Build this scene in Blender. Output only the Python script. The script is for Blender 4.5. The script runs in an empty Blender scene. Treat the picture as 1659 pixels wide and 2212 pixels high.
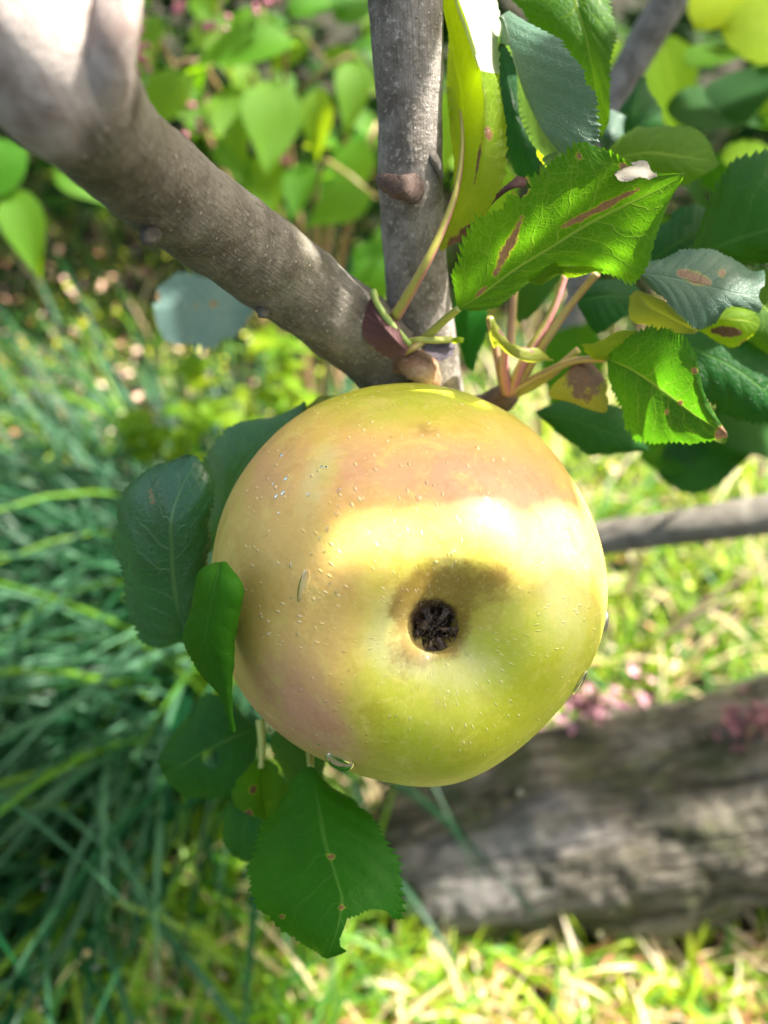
import bpy, bmesh, math, random
import numpy as np
from mathutils import Vector, Matrix, noise
from mathutils.bvhtree import BVHTree

S = bpy.context.scene
COL = S.collection
rnd = random.Random(7)
rng = np.random.default_rng(11)

# ------------------------------------------------------------------ camera
PITCH = math.radians(40.0)
CAM = np.array([0.0, 0.0, 0.62])
RT = np.array([1.0, 0.0, 0.0])
FW = np.array([0.0, math.cos(PITCH), -math.sin(PITCH)])
UP = np.array([0.0, math.sin(PITCH), math.cos(PITCH)])
F, CX, CY = 1795.5, 829.5, 1106.0          # focal length and centre, in units of the 1659 x 2212 view

cam_data = bpy.data.cameras.new('camera')
cam = bpy.data.objects.new('camera', cam_data)
COL.objects.link(cam)
cam.location = CAM
cam.rotation_euler = (math.pi / 2 - PITCH, 0, 0)
cam_data.sensor_fit = 'HORIZONTAL'
cam_data.sensor_width = 24.0
cam_data.lens = 24.0 * F / 1659.0
cam_data.clip_start = 0.005
cam_data.clip_end = 200
cam_data.dof.use_dof = True
cam_data.dof.focus_distance = 0.160
cam_data.dof.aperture_fstop = 8.8
S.camera = cam

# ------------------------------------------------------------------ light
SUN_CAM = np.array([0.56, 0.74, 0.37])      # right, up, towards the viewer
sun_dir = SUN_CAM[0] * RT + SUN_CAM[1] * UP - SUN_CAM[2] * FW
sun_dir /= np.linalg.norm(sun_dir)
elev = math.asin(sun_dir[2])
world = bpy.data.worlds.new('World')
S.world = world
world.use_nodes = True
wn = world.node_tree
sky = wn.nodes.new('ShaderNodeTexSky')
sky.sky_type = 'NISHITA'
sky.sun_disc = False
sky.sun_elevation = elev
sky.sun_rotation = math.atan2(sun_dir[0], sun_dir[1])
sky.dust_density = 4.0
sky.ozone_density = 0.5
sky.air_density = 0.8
wb = wn.nodes.new('ShaderNodeMix')            # white balance: the photograph is balanced for the shade
wb.data_type = 'RGBA'; wb.blend_type = 'MULTIPLY'; wb.inputs[0].default_value = 1.0
wb.inputs[7].default_value = (1.0, 0.97, 0.80, 1)
wn.links.new(sky.outputs[0], wb.inputs[6])
wn.links.new(wb.outputs[2], wn.nodes['Background'].inputs[0])
wn.nodes['Background'].inputs[1].default_value = 0.105
sl = bpy.data.lights.new('sun', 'SUN')
sl.energy = 5.0
sl.angle = math.radians(0.5)
sl.color = (1.0, 0.95, 0.86)
so = bpy.data.objects.new('sun', sl)
COL.objects.link(so)
so.rotation_euler = Vector(sun_dir).to_track_quat('Z', 'Y').to_euler()
S.view_settings.view_transform = 'Standard'
S.view_settings.look = 'None'
S.view_settings.gamma = 1.0
S.view_settings.use_curve_mapping = False
S.view_settings.exposure = 2.38
S.cycles.use_denoising = True
S.cycles.max_bounces = 8
S.cycles.transmission_bounces = 6
S.cycles.diffuse_bounces = 4
S.cycles.sample_clamp_indirect = 6.0

# ------------------------------------------------------------------ helpers
def P(px, py, d):
    return CAM + RT * ((px - CX) / F * d) + UP * ((CY - py) / F * d) + FW * d

def proj(v):
    q = np.asarray(v) - CAM
    d = q @ FW
    return CX + (q @ RT) / d * F, CY - (q @ UP) / d * F, d

WO = {}
def tag(o, label=None, cat=None, group=None, kind=None):
    if label: o['label'] = label
    if cat: o['category'] = cat
    if group: o['group'] = group
    if kind: o['kind'] = kind
    return o

def place(o, parent, origin):
    origin = np.asarray(origin, float)
    WO[o.name] = origin
    if parent is not None:
        o.parent = parent
        o.location = origin - WO[parent.name]
    else:
        o.location = origin

def thing(name, loc, label, cat, group=None):
    o = bpy.data.objects.new(name, None)
    o.empty_display_size = 0.02
    COL.objects.link(o)
    place(o, None, loc)
    return tag(o, label, cat, group)

def mesh_data(name, verts, faces, smooth=True):
    me = bpy.data.meshes.new(name)
    verts = np.asarray(verts, np.float32)
    me.vertices.add(len(verts))
    me.vertices.foreach_set('co', verts.ravel())
    if isinstance(faces, np.ndarray):
        k = faces.shape[1]
        fl = faces.astype(np.int32).ravel()
        starts = np.arange(0, len(fl), k, dtype=np.int32)
    else:
        fl = np.fromiter((i for f in faces for i in f), np.int32)
        ln = np.array([len(f) for f in faces], np.int32)
        starts = np.concatenate([[0], np.cumsum(ln)[:-1]]).astype(np.int32)
    me.loops.add(len(fl))
    me.loops.foreach_set('vertex_index', fl)
    me.polygons.add(len(starts))
    me.polygons.foreach_set('loop_start', starts)
    me.update(calc_edges=True)
    me.validate()
    if smooth:
        me.polygons.foreach_set('use_smooth', np.ones(len(me.polygons), bool))
    return me

def set_uv(me, uv):
    l = me.uv_layers.new(name='UVMap')
    idx = np.zeros(len(me.loops), np.int32)
    me.loops.foreach_get('vertex_index', idx)
    l.data.foreach_set('uv', np.asarray(uv, np.float32)[idx].ravel())

def set_float(me, name, vals):
    a = me.attributes.new(name, 'FLOAT', 'POINT')
    a.data.foreach_set('value', np.asarray(vals, np.float32))

def set_col(me, name, vals):
    a = me.attributes.new(name, 'FLOAT_COLOR', 'POINT')
    v = np.ones((len(vals), 4), np.float32)
    v[:, :3] = vals
    a.data.foreach_set('color', v.ravel())

def mesh_obj(name, verts, faces, mat, parent=None, origin=None, uv=None, smooth=True, floats=None, cols=None):
    verts = np.asarray(verts, float)
    if origin is None:
        origin = verts.mean(0)
    origin = np.asarray(origin, float)
    me = mesh_data(name, verts - origin, faces, smooth)
    if uv is not None:
        set_uv(me, uv)
        uv_ = np.asarray(uv, float)
        a_ = me.attributes.new('cyl', 'FLOAT_VECTOR', 'POINT')
        a_.data.foreach_set('vector', np.stack([np.cos(2 * np.pi * uv_[:, 0]), np.sin(2 * np.pi * uv_[:, 0]), uv_[:, 1]], 1).astype(np.float32).ravel())
    for k, v in (floats or {}).items(): set_float(me, k, v)
    for k, v in (cols or {}).items(): set_col(me, k, v)
    for m in (mat if isinstance(mat, (list, tuple)) else [mat]):
        me.materials.append(m)
    o = bpy.data.objects.new(name, me)
    COL.objects.link(o)
    place(o, parent, origin)
    return o

def hermite(ts, vals, q):
    """smooth interpolation of vals (n,...) at parameters ts, sampled at q"""
    ts = np.asarray(ts, float); vals = np.asarray(vals, float)
    n = len(ts)
    tan = np.zeros_like(vals)
    for i in range(n):
        a, b = max(i - 1, 0), min(i + 1, n - 1)
        tan[i] = (vals[b] - vals[a]) / (ts[b] - ts[a])
    i = np.clip(np.searchsorted(ts, q, side='right') - 1, 0, n - 2)
    h = ts[i + 1] - ts[i]
    t = (q - ts[i]) / h
    sh = (-1,) + (1,) * (vals.ndim - 1)
    t_ = t.reshape(sh); h_ = h.reshape(sh)
    return ((2 * t_**3 - 3 * t_**2 + 1) * vals[i] + (t_**3 - 2 * t_**2 + t_) * h_ * tan[i]
            + (-2 * t_**3 + 3 * t_**2) * vals[i + 1] + (t_**3 - t_**2) * h_ * tan[i + 1])

def chord(pts):
    d = np.linalg.norm(np.diff(pts, axis=0), axis=1)
    return np.concatenate([[0], np.cumsum(np.maximum(d, 1e-6))])

def nz(p, s=1.0):
    return noise.noise(Vector((float(p[0]) * s, float(p[1]) * s, float(p[2]) * s)))

def tube(pts, radii, rings=40, seg=24, bump=0.0, bscale=200.0, cap=True, lumps=()):
    """verts, faces, uv of a round tapering branch; lumps = (t, angle, height, half width in t, half width in angle)"""
    pts = np.asarray(pts, float)
    t = chord(pts); q = np.linspace(0, t[-1], rings)
    c = hermite(t, pts, q); r = hermite(t, np.asarray(radii, float), q)
    tg = np.gradient(c, axis=0); tg /= np.linalg.norm(tg, axis=1)[:, None]
    n = np.cross(tg[0], [0.31, 0.2, 0.9]); n /= np.linalg.norm(n)
    V, UVs = [], []
    ang = np.linspace(0, 2 * math.pi, seg, endpoint=False)
    for i in range(rings):
        n = n - tg[i] * (n @ tg[i]); n /= np.linalg.norm(n)
        b = np.cross(tg[i], n)
        for a in ang:
            dvec = n * math.cos(a) + b * math.sin(a)
            rr = r[i]
            if bump:
                p = c[i] + dvec * rr
                rr *= 1 + bump * (nz(p, bscale) + 0.5 * nz(p, bscale * 2.7) + 0.9 * nz(p, bscale * 0.3))
            for (lt, la, lh, lw, lwa) in lumps:
                da = (a - la + math.pi) % (2 * math.pi) - math.pi
                e = ((q[i] / t[-1] - lt) / lw) ** 2 + (da / lwa) ** 2
                if e < 6: rr += lh * math.exp(-e)
            V.append(c[i] + dvec * rr); UVs.append((a / (2 * math.pi), q[i] * 20))
    fs = []
    for i in range(rings - 1):
        for j in range(seg):
            k = (j + 1) % seg
            fs.append((i * seg + j, i * seg + k, (i + 1) * seg + k, (i + 1) * seg + j))
    if cap:
        V.append(c[0]); UVs.append((0, 0)); V.append(c[-1]); UVs.append((0, q[-1] * 20))
        a0, a1 = len(V) - 2, len(V) - 1
        for j in range(seg):
            k = (j + 1) % seg
            fs.append((a0, k, j)); fs.append((a1, (rings - 1) * seg + j, (rings - 1) * seg + k))
    return np.array(V), fs, np.array(UVs)

def merge(parts):
    V, Fc, U, o = [], [], [], 0
    for v, f, u in parts:
        V.append(v); U.append(u)
        Fc += [tuple(i + o for i in g) for g in f]
        o += len(v)
    return np.concatenate(V), Fc, np.concatenate(U)

# ------------------------------------------------------------------ materials
class NT:
    def __init__(self, name):
        self.m = bpy.data.materials.new(name); self.m.use_nodes = True
        self.t = self.m.node_tree; self.t.nodes.clear()
        self.out = self.t.nodes.new('ShaderNodeOutputMaterial')
    def n(self, typ, **kw):
        x = self.t.nodes.new('ShaderNode' + typ)
        for k, v in kw.items(): setattr(x, k, v)
        return x
    def put(self, sock, val):
        if hasattr(val, 'is_output') or isinstance(val, bpy.types.NodeSocket): self.t.links.new(val, sock)
        elif isinstance(val, (tuple, list)) and len(val) == 3 and sock.type == 'RGBA': sock.default_value = (*val, 1)
        else: sock.default_value = val
    def math(self, op, a, b=0.0, c=0.0, clamp=False):
        x = self.n('Math', operation=op, use_clamp=clamp)
        for s, v in zip(x.inputs, (a, b, c)): self.put(s, v)
        return x.outputs[0]
    def mix(self, f, a, b, blend='MIX'):
        x = self.n('Mix', data_type='RGBA', blend_type=blend, clamp_factor=True)
        self.put(x.inputs[0], f); self.put(x.inputs[6], a); self.put(x.inputs[7], b)
        return x.outputs[2]
    def smooth(self, v, lo, hi):
        x = self.n('MapRange', interpolation_type='SMOOTHSTEP')
        self.put(x.inputs[0], v); x.inputs[1].default_value = lo; x.inputs[2].default_value = hi
        x.inputs[3].default_value = 0; x.inputs[4].default_value = 1
        return x.outputs[0]
    def noise(self, vec, scale, detail=4, rough=0.55, distort=0.0):
        x = self.n('TexNoise')
        if vec is not None: self.put(x.inputs['Vector'], vec)
        x.inputs['Scale'].default_value = scale; x.inputs['Detail'].default_value = detail
        x.inputs['Roughness'].default_value = rough; x.inputs['Distortion'].default_value = distort
        return x.outputs[0]
    def voro(self, vec, scale, feature='F1', rand=1.0):
        x = self.n('TexVoronoi', feature=feature)
        self.put(x.inputs['Vector'], vec); x.inputs['Scale'].default_value = scale
        x.inputs['Randomness'].default_value = rand
        return x.outputs['Distance']
    def coord(self, which='Object'):
        return self.n('TexCoord').outputs[which]
    def scale(self, vec, s):
        x = self.n('Mapping'); self.put(x.inputs[0], vec); x.inputs['Scale'].default_value = s
        return x.outputs[0]
    def attr(self, name, out='Fac'):
        return self.n('Attribute', attribute_name=name).outputs[out]
    def bump(self, h, dist, strength=1.0):
        x = self.n('Bump'); self.put(x.inputs['Height'], h)
        x.inputs['Distance'].default_value = dist; x.inputs['Strength'].default_value = strength
        return x.outputs[0]
    def bsdf(self, color, rough=0.5, spec=0.5, normal=None, **kw):
        x = self.n('BsdfPrincipled')
        self.put(x.inputs['Base Color'], color); self.put(x.inputs['Roughness'], rough)
        x.inputs['Specular IOR Level'].default_value = spec
        if normal is not None: self.t.links.new(normal, x.inputs['Normal'])
        for k, v in kw.items(): self.put(x.inputs[k], v)
        return x.outputs[0]
    def finish(self, sh):
        self.t.links.new(sh, self.out.inputs[0]); return self.m

def leaf_mat(name, top, trans, vein, tfac=0.45, rough=0.38, spec=0.5, brown=(0.13, 0.07, 0.032), nlat=8.0, slope=2.2, vein_amt=0.6, mottle=0.35):
    t = NT(name)
    uv = t.n('UVMap').outputs[0]
    sep = t.n('SeparateXYZ'); t.put(sep.inputs[0], uv)
    u, v = sep.outputs[0], sep.outputs[1]
    vv = t.math('MULTIPLY_ADD', v, 2.0, -1.0)
    av = t.math('ABSOLUTE', vv)
    wob = t.math('MULTIPLY_ADD', t.noise(uv, 5.0, 2), 0.14, -0.07)
    side = t.math('MULTIPLY', t.math('GREATER_THAN', vv, 0.0), 0.43)
    lat = t.math('ADD', t.math('SUBTRACT', t.math('MULTIPLY', t.math('ADD', u, wob), nlat), t.math('MULTIPLY', t.math('POWER', av, 0.85), slope)), side)
    fr = t.math('ABSOLUTE', t.math('SUBTRACT', t.math('FRACT', lat), 0.5))
    latm = t.math('MULTIPLY', t.math('SUBTRACT', 1.0, t.smooth(fr, 0.0, 0.06)), t.math('SUBTRACT', 1.0, t.math('MULTIPLY', av, 0.75)))
    mw = t.math('MULTIPLY_ADD', u, -0.035, 0.055)
    mid = t.math('SUBTRACT', 1.0, t.smooth(t.math('DIVIDE', av, mw), 0.45, 1.0))
    vec2 = t.scale(uv, (1.6, 1.0, 1.0))
    wv = t.n('VectorMath', operation='ADD'); t.put(wv.inputs[0], vec2)
    nn = t.n('TexNoise'); t.put(nn.inputs['Vector'], uv); nn.inputs['Scale'].default_value = 14
    sc = t.n('VectorMath', operation='SCALE'); t.put(sc.inputs[0], nn.outputs['Color']); sc.inputs['Scale'].default_value = 0.03
    t.put(wv.inputs[1], sc.outputs[0])
    ret = t.math('SUBTRACT', 1.0, t.smooth(t.voro(wv.outputs[0], 17.0, 'DISTANCE_TO_EDGE'), 0.0, 0.09))
    ret2 = t.math('SUBTRACT', 1.0, t.smooth(t.voro(wv.outputs[0], 44.0, 'DISTANCE_TO_EDGE'), 0.0, 0.16))
    veins = t.math('MAXIMUM', t.math('MAXIMUM', mid, t.math('MULTIPLY', latm, 0.75)), t.math('MAXIMUM', t.math('MULTIPLY', ret, 0.34), t.math('MULTIPLY', ret2, 0.14)))
    oi = t.n('ObjectInfo').outputs['Random']
    big = t.noise(t.coord('Object'), 60.0, 3)
    f = t.math('MULTIPLY_ADD', big, mottle * 2, -mottle)
    f = t.math('ADD', f, t.math('MULTIPLY_ADD', oi, 0.4, -0.2))
    def tone(c):
        hsv = t.n('HueSaturation'); t.put(hsv.inputs['Color'], c)
        t.put(hsv.inputs['Value'], t.math('ADD', 1.0, f)); t.put(hsv.inputs['Hue'], t.math('MULTIPLY_ADD', oi, -0.05, 0.515)); return hsv.outputs[0]
    c1 = t.mix(t.math('MULTIPLY', veins, vein_amt), tone(top), vein)
    vt = tuple(min(1, x * 1.3) for x in vein)
    c2 = t.mix(t.math('MULTIPLY', veins, vein_amt * 0.7), tone(trans), vt)
    bl = t.math('ADD', t.attr('blotch'), t.math('MULTIPLY_ADD', t.noise(t.coord('Object'), 170.0, 7, 0.75), 2.6, -1.35))
    bl = t.math('MULTIPLY', bl, t.smooth(t.attr('blotch'), 0.0, 0.3))
    bm_ = t.smooth(bl, 0.36, 0.62)
    halo = t.smooth(bl, 0.15, 0.5)
    br = t.mix(t.noise(t.coord('Object'), 900.0, 3), tuple(x * 0.55 for x in brown), tuple(x * 1.6 for x in brown))
    c1 = t.mix(t.math('MULTIPLY', halo, 0.6), c1, (0.30, 0.30, 0.03)); c1 = t.mix(bm_, c1, br)
    c2 = t.mix(t.math('MULTIPLY', halo, 0.6), c2, (0.6, 0.5, 0.04)); c2 = t.mix(bm_, c2, br)
    h = t.math('ADD', t.math('MULTIPLY', veins, -0.6), t.math('MULTIPLY', t.noise(t.coord('Object'), 700.0, 3), 0.5))
    nrm = t.bump(h, 0.0003, 0.85)
    rgh = t.math('ADD', rough, t.math('MULTIPLY_ADD', big, 0.25, -0.12))
    p = t.bsdf(c1, rgh, spec, nrm)
    tr = t.n('BsdfTranslucent'); t.put(tr.inputs[0], c2); t.t.links.new(nrm, tr.inputs['Normal'])
    mx = t.n('MixShader')
    t.put(mx.inputs[0], t.math('MULTIPLY', tfac, t.math('SUBTRACT', 1.0, t.math('MULTIPLY', bm_, 0.7))))
    t.t.links.new(p, mx.inputs[1]); t.t.links.new(tr.outputs[0], mx.inputs[2])
    return t.finish(mx.outputs[0])

M = {}
M['leaf'] = leaf_mat('apple leaf green', (0.016, 0.080, 0.006), (0.14, 0.42, 0.006), (0.20, 0.30, 0.04), 0.42, 0.42, 0.10, vein_amt=0.85, brown=(0.20, 0.12, 0.065))
M['leaf_mid'] = leaf_mat('apple leaf plain', (0.008, 0.088, 0.004), (0.12, 0.40, 0.006), (0.06, 0.17, 0.02), 0.35, 0.42, 0.09, vein_amt=0.7)
M['leaf_dark'] = leaf_mat('apple leaf dark', (0.007, 0.064, 0.011), (0.08, 0.30, 0.008), (0.06, 0.15, 0.025), 0.28, 0.36, 0.13)
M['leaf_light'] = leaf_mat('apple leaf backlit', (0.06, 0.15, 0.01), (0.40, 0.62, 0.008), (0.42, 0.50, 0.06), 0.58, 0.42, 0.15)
M['leaf_grey'] = leaf_mat('apple leaf with sky tint', (0.035, 0.085, 0.060), (0.10, 0.28, 0.03), (0.13, 0.20, 0.12), 0.25, 0.45, vein_amt=0.4)  # blue of the reflected sky put into the base colour
M['leaf_blue'] = leaf_mat('apple leaf painted sky reflection', (0.075, 0.135, 0.125), (0.10, 0.25, 0.06), (0.12, 0.18, 0.14), 0.2, 0.5, vein_amt=0.4)  # sky reflection painted as the leaf's pale blue
M['far_green'] = leaf_mat('far leaf green', (0.016, 0.080, 0.006), (0.18, 0.48, 0.006), (0.1, 0.2, 0.02), 0.45, 0.6, 0.04)
M['far_light'] = leaf_mat('far leaf yellow green', (0.09, 0.18, 0.008), (0.45, 0.64, 0.006), (0.25, 0.33, 0.03), 0.55, 0.6, 0.04)
M['far_dark'] = leaf_mat('far leaf dark', (0.008, 0.050, 0.010), (0.08, 0.30, 0.008), (0.05, 0.12, 0.02), 0.35, 0.6, 0.08)
M['leaf_sheen'] = leaf_mat('apple leaf glossy', (0.016, 0.105, 0.028), (0.06, 0.28, 0.008), (0.09, 0.20, 0.06), 0.28, 0.30, 0.8, vein_amt=0.7)
M['leaf_yellow'] = leaf_mat('apple leaf yellow', (0.22, 0.24, 0.02), (0.60, 0.62, 0.03), (0.45, 0.42, 0.10), 0.5, 0.45)
M['leaf_dead'] = leaf_mat('dead leaf', (0.12, 0.050, 0.050), (0.12, 0.04, 0.03), (0.07, 0.03, 0.03), 0.12, 0.6, 0.3, vein_amt=0.9, mottle=0.6)
M['leaf_sunlit_scrap'] = leaf_mat('silvery leaf sunlit tone', (0.27, 0.25, 0.21), (0.4, 0.36, 0.25), (0.2, 0.18, 0.13), 0.2, 0.6, 0.3)  # silvery underside, lightened to paint the sun on it
M['leaf_deadgrey'] = leaf_mat('dead leaf grey', (0.13, 0.11, 0.13), (0.10, 0.07, 0.06), (0.2, 0.17, 0.17), 0.1, 0.9, 0.05, vein_amt=0.8, mottle=0.6)
M['leaf_down_glare'] = leaf_mat('downy leaf underside with glare', (0.24, 0.28, 0.19), (0.35, 0.5, 0.1), (0.3, 0.32, 0.2), 0.25, 0.55, 0.3)  # pale down, whitened further to paint the sun glare on the flap
M['shrub_leaf'] = leaf_mat('shrub leaf', (0.045, 0.15, 0.008), (0.30, 0.58, 0.008), (0.12, 0.24, 0.03), 0.5, 0.45, 0.15, vein_amt=0.35)
M['herb_leaf'] = leaf_mat('herb leaf', (0.09, 0.19, 0.008), (0.45, 0.64, 0.008), (0.25, 0.32, 0.03), 0.5, 0.45, 0.15, vein_amt=0.3)

def stem_mat(name, c1, c2, rough=0.45):
    t = NT(name)
    sep = t.n('SeparateXYZ'); t.put(sep.inputs[0], t.n('UVMap').outputs[0])
    k = t.smooth(t.math('ADD', t.math('MULTIPLY', t.math('ABSOLUTE', t.math('SUBTRACT', sep.outputs[0], 0.5)), 2.0), t.math('MULTIPLY_ADD', t.noise(t.coord(), 150, 3), 0.6, -0.3)), 0.3, 0.7)
    c = t.mix(k, c1, c2)
    return t.finish(t.bsdf(c, rough, 0.5, t.bump(t.noise(t.coord(), 900, 3), 0.0002, 0.5)))
M['petiole_pink'] = stem_mat('petiole pink', (0.42, 0.17, 0.16), (0.32, 0.30, 0.05))
M['petiole_green'] = stem_mat('petiole green', (0.22, 0.30, 0.06), (0.38, 0.38, 0.08))
M['petiole_tan'] = stem_mat('petiole tan', (0.22, 0.13, 0.07), (0.35, 0.27, 0.08))

def bark_mat(name, dark, mid, pale, lent=(0.42, 0.36, 0.28), green=(0.13, 0.13, 0.06), gamt=0.35, sc=1.0):
    t = NT(name)
    co = t.coord()
    n1 = t.noise(co, 130 * sc, 6, 0.6); n2 = t.noise(co, 900 * sc, 4, 0.65); n3 = t.noise(co, 38 * sc, 3)
    uv = t.n('UVMap').outputs[0]
    c = t.mix(t.smooth(n1, 0.35, 0.65), dark, mid)
    c = t.mix(t.math('MULTIPLY', t.smooth(n3, 0.5, 0.68), 0.6), c, pale)
    c = t.mix(t.math('MULTIPLY', t.smooth(t.noise(co, 60 * sc, 4), 0.52, 0.7), gamt), c, green)
    c = t.mix(t.smooth(n2, 0.52, 0.72), c, pale)
    c = t.mix(t.math('MULTIPLY', t.smooth(t.noise(co, 480 * sc, 5, 0.7), 0.5, 0.66), 0.6), c, dark)
    cy = t.attr('cyl', 'Vector')
    st = t.noise(t.scale(cy, (5.0, 5.0, 3.0)), 3.0, 5, 0.7)
    c = t.mix(t.math('MULTIPLY', t.smooth(st, 0.50, 0.72), 0.5), c, dark)
    vl = t.voro(t.scale(cy, (3.4, 2.6, 17.0)), 1.0)
    lm = t.math('SUBTRACT', 1.0, t.smooth(vl, 0.07, 0.13))
    c = t.mix(t.math('MULTIPLY', lm, 0.8), c, lent)
    c = t.mix(t.attr('pale'), c, t.mix(t.math('MULTIPLY', t.smooth(n1, 0.4, 0.7), 0.8), (0.42, 0.36, 0.33), (0.17, 0.115, 0.09)))  # this mask paints sunlit brightness into the bark colour
    h = t.math('ADD', t.math('ADD', t.math('MULTIPLY', n1, 0.6), t.math('MULTIPLY', n2, 0.5)), t.math('ADD', t.math('MULTIPLY', lm, 0.8), t.math('MULTIPLY', st, -0.6)))
    return t.finish(t.bsdf(c, 0.62, 0.4, t.bump(h, 0.0011 / sc, 0.9)))
M['bark'] = bark_mat('young bark', (0.075, 0.063, 0.048), (0.160, 0.141, 0.113), (0.24, 0.22, 0.185))
M['bark_grey'] = bark_mat('shoot bark', (0.10, 0.083, 0.066), (0.25, 0.222, 0.195), (0.42, 0.385, 0.35), gamt=0.12)
M['bark_sunlit'] = bark_mat('sunlit bark tone', (0.26, 0.19, 0.165), (0.46, 0.39, 0.36), (0.58, 0.52, 0.49), gamt=0.0)  # bark colour lightened to look sunlit
M['bark_wound'] = bark_mat('healing wound', (0.20, 0.09, 0.045), (0.42, 0.24, 0.14), (0.55, 0.42, 0.32), gamt=0.0)
M['bud'] = bark_mat('bud scale', (0.050, 0.030, 0.022), (0.125, 0.075, 0.060), (0.22, 0.15, 0.12), gamt=0.0, sc=1.6)

# old trunk
t = NT('old trunk bark')
cy = t.attr('cyl', 'Vector'); co = t.coord()
furrow = t.noise(t.scale(cy, (1.9, 1.9, 0.34)), 2.2, 8, 0.68, 1.2)
n1 = t.noise(co, 22, 5); n2 = t.noise(co, 160, 4, 0.65)
c = t.mix(t.smooth(furrow, 0.42, 0.57), (0.045, 0.038, 0.022), (0.145, 0.128, 0.098))
c = t.mix(t.math('MULTIPLY', t.smooth(n1, 0.47, 0.62), 0.75), c, (0.055, 0.062, 0.016))
c = t.mix(t.math('MULTIPLY', t.smooth(t.noise(t.scale(cy, (1.0, 1.0, 0.14)), 1.6, 4), 0.54, 0.70), 0.7), c, (0.26, 0.24, 0.235))
c = t.mix(t.math('MULTIPLY', t.smooth(n2, 0.6, 0.75), 0.5), c, (0.28, 0.27, 0.22))
crk = t.math('SUBTRACT', 1.0, t.smooth(t.math('ADD', t.voro(t.scale(cy, (2.6, 2.6, 0.42)), 1.0, 'DISTANCE_TO_EDGE'), t.math('MULTIPLY_ADD', n2, 0.12, -0.06)), 0.0, 0.08))
c = t.mix(t.math('MULTIPLY', crk, 0.4), c, (0.012, 0.010, 0.006))
h = t.math('SUBTRACT', t.math('ADD', furrow, t.math('MULTIPLY', n2, 0.4)), t.math('MULTIPLY', crk, 0.6))
M['trunk'] = t.finish(t.bsdf(c, 0.8, 0.3, t.bump(h, 0.012, 1.0)))

def vcol_mat(name, tfac=0.35, rough=0.4, spec=0.5, tboost=2.2):
    t = NT(name)
    c = t.attr('tint', 'Color')
    c = t.mix(t.math('MULTIPLY', t.noise(t.coord(), 90, 3), 0.5), c, t.mix(1.0, c, (0.55, 0.6, 0.5), 'MULTIPLY'))
    p = t.bsdf(c, rough, spec)
    hs = t.n('HueSaturation'); t.put(hs.inputs['Color'], c); hs.inputs['Value'].default_value = tboost; hs.inputs['Saturation'].default_value = 1.15
    tr = t.n('BsdfTranslucent'); t.put(tr.inputs[0], hs.outputs[0])
    mx = t.n('MixShader'); mx.inputs[0].default_value = tfac
    t.t.links.new(p, mx.inputs[1]); t.t.links.new(tr.outputs[0], mx.inputs[2])
    return t.finish(mx.outputs[0])
M['grass'] = vcol_mat('grass blades', 0.45, 0.40, 0.2, 2.6)
M['litter'] = vcol_mat('leaf litter', 0.15, 0.6, 0.3, 1.3)
M['undergrowth'] = vcol_mat('undergrowth', 0.1, 0.8, 0.1, 1.3)
M['shade_leaves'] = vcol_mat('added shade leaves', 0.3, 0.4, 0.5)  # for leaves added out of view to block the sun

t = NT('soil')
co = t.coord()
c = t.mix(t.smooth(t.noise(co, 30, 6), 0.35, 0.65), (0.008, 0.007, 0.003), (0.030, 0.022, 0.011))
c = t.mix(t.smooth(t.noise(co, 9, 4), 0.5, 0.6), c, (0.010, 0.022, 0.004))
M['soil'] = t.finish(t.bsdf(c, 0.9, 0.2, t.bump(t.noise(co, 60, 5), 0.02, 1.0)))

t = NT('berry')
c = t.mix(t.noise(t.coord('Object'), 70, 3), (0.16, 0.02, 0.05), (0.42, 0.12, 0.19))
M['berry'] = t.finish(t.bsdf(c, 0.25, 0.5))
t = NT('florets')
c = t.mix(t.noise(t.coord('Object'), 140, 3), (0.30, 0.08, 0.15), (0.62, 0.34, 0.42))
M['floret'] = t.finish(t.bsdf(c, 0.5, 0.4))
t = NT('old florets')
c = t.mix(t.noise(t.coord('Object'), 140, 3), (0.08, 0.02, 0.03), (0.2, 0.07, 0.09))
M['floret_dark'] = t.finish(t.bsdf(c, 0.6, 0.4))
t = NT('dry straw')
c = t.mix(t.noise(t.coord('Object'), 60, 3), (0.42, 0.28, 0.14), (0.62, 0.50, 0.32))
M['straw'] = t.finish(t.bsdf(c, 0.5, 0.4))
t = NT('water')
M['water'] = t.finish(t.bsdf((1, 1, 1), 0.06, 0.4, **{'Transmission Weight': 1.0, 'IOR': 1.33}))

# apple skin
t = NT('apple skin')
co = t.coord()
wn_ = t.noise(co, 75, 6, 0.68)
wob = t.math('MULTIPLY_ADD', wn_, 1.1, -0.55)
def aw(name, lo=0.2, hi=0.8, k=1.0):
    return t.smooth(t.math('ADD', t.attr(name), t.math('MULTIPLY', wob, k)), lo, hi)
c = t.mix(t.smooth(wn_, 0.3, 0.7), (0.44, 0.38, 0.05), (0.53, 0.45, 0.10))
c = t.mix(aw('green'), c, (0.35, 0.38, 0.020))
c = t.mix(t.math('MULTIPLY', aw('blush', 0.1, 0.9), 0.85), c, (0.54, 0.335, 0.095))
c = t.mix(t.math('MULTIPLY', aw('pink', 0.1, 0.95), 0.8), c, (0.47, 0.235, 0.150))
c = t.mix(t.math('MULTIPLY', aw('pale', 0.2, 0.9), 0.75), c, (0.48, 0.48, 0.22))
sep = t.n('SeparateXYZ'); t.put(sep.inputs[0], t.n('UVMap').outputs[0])
cyv = t.attr('cyl', 'Vector')
m1 = t.noise(co, 210, 6, 0.72); m2 = t.noise(co, 130, 6, 0.72, 0.6)
c = t.mix(t.math('MULTIPLY', t.smooth(m1, 0.46, 0.66), 0.45), c, t.mix(1.0, c, (0.80, 0.72, 0.55), 'MULTIPLY'))
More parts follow.
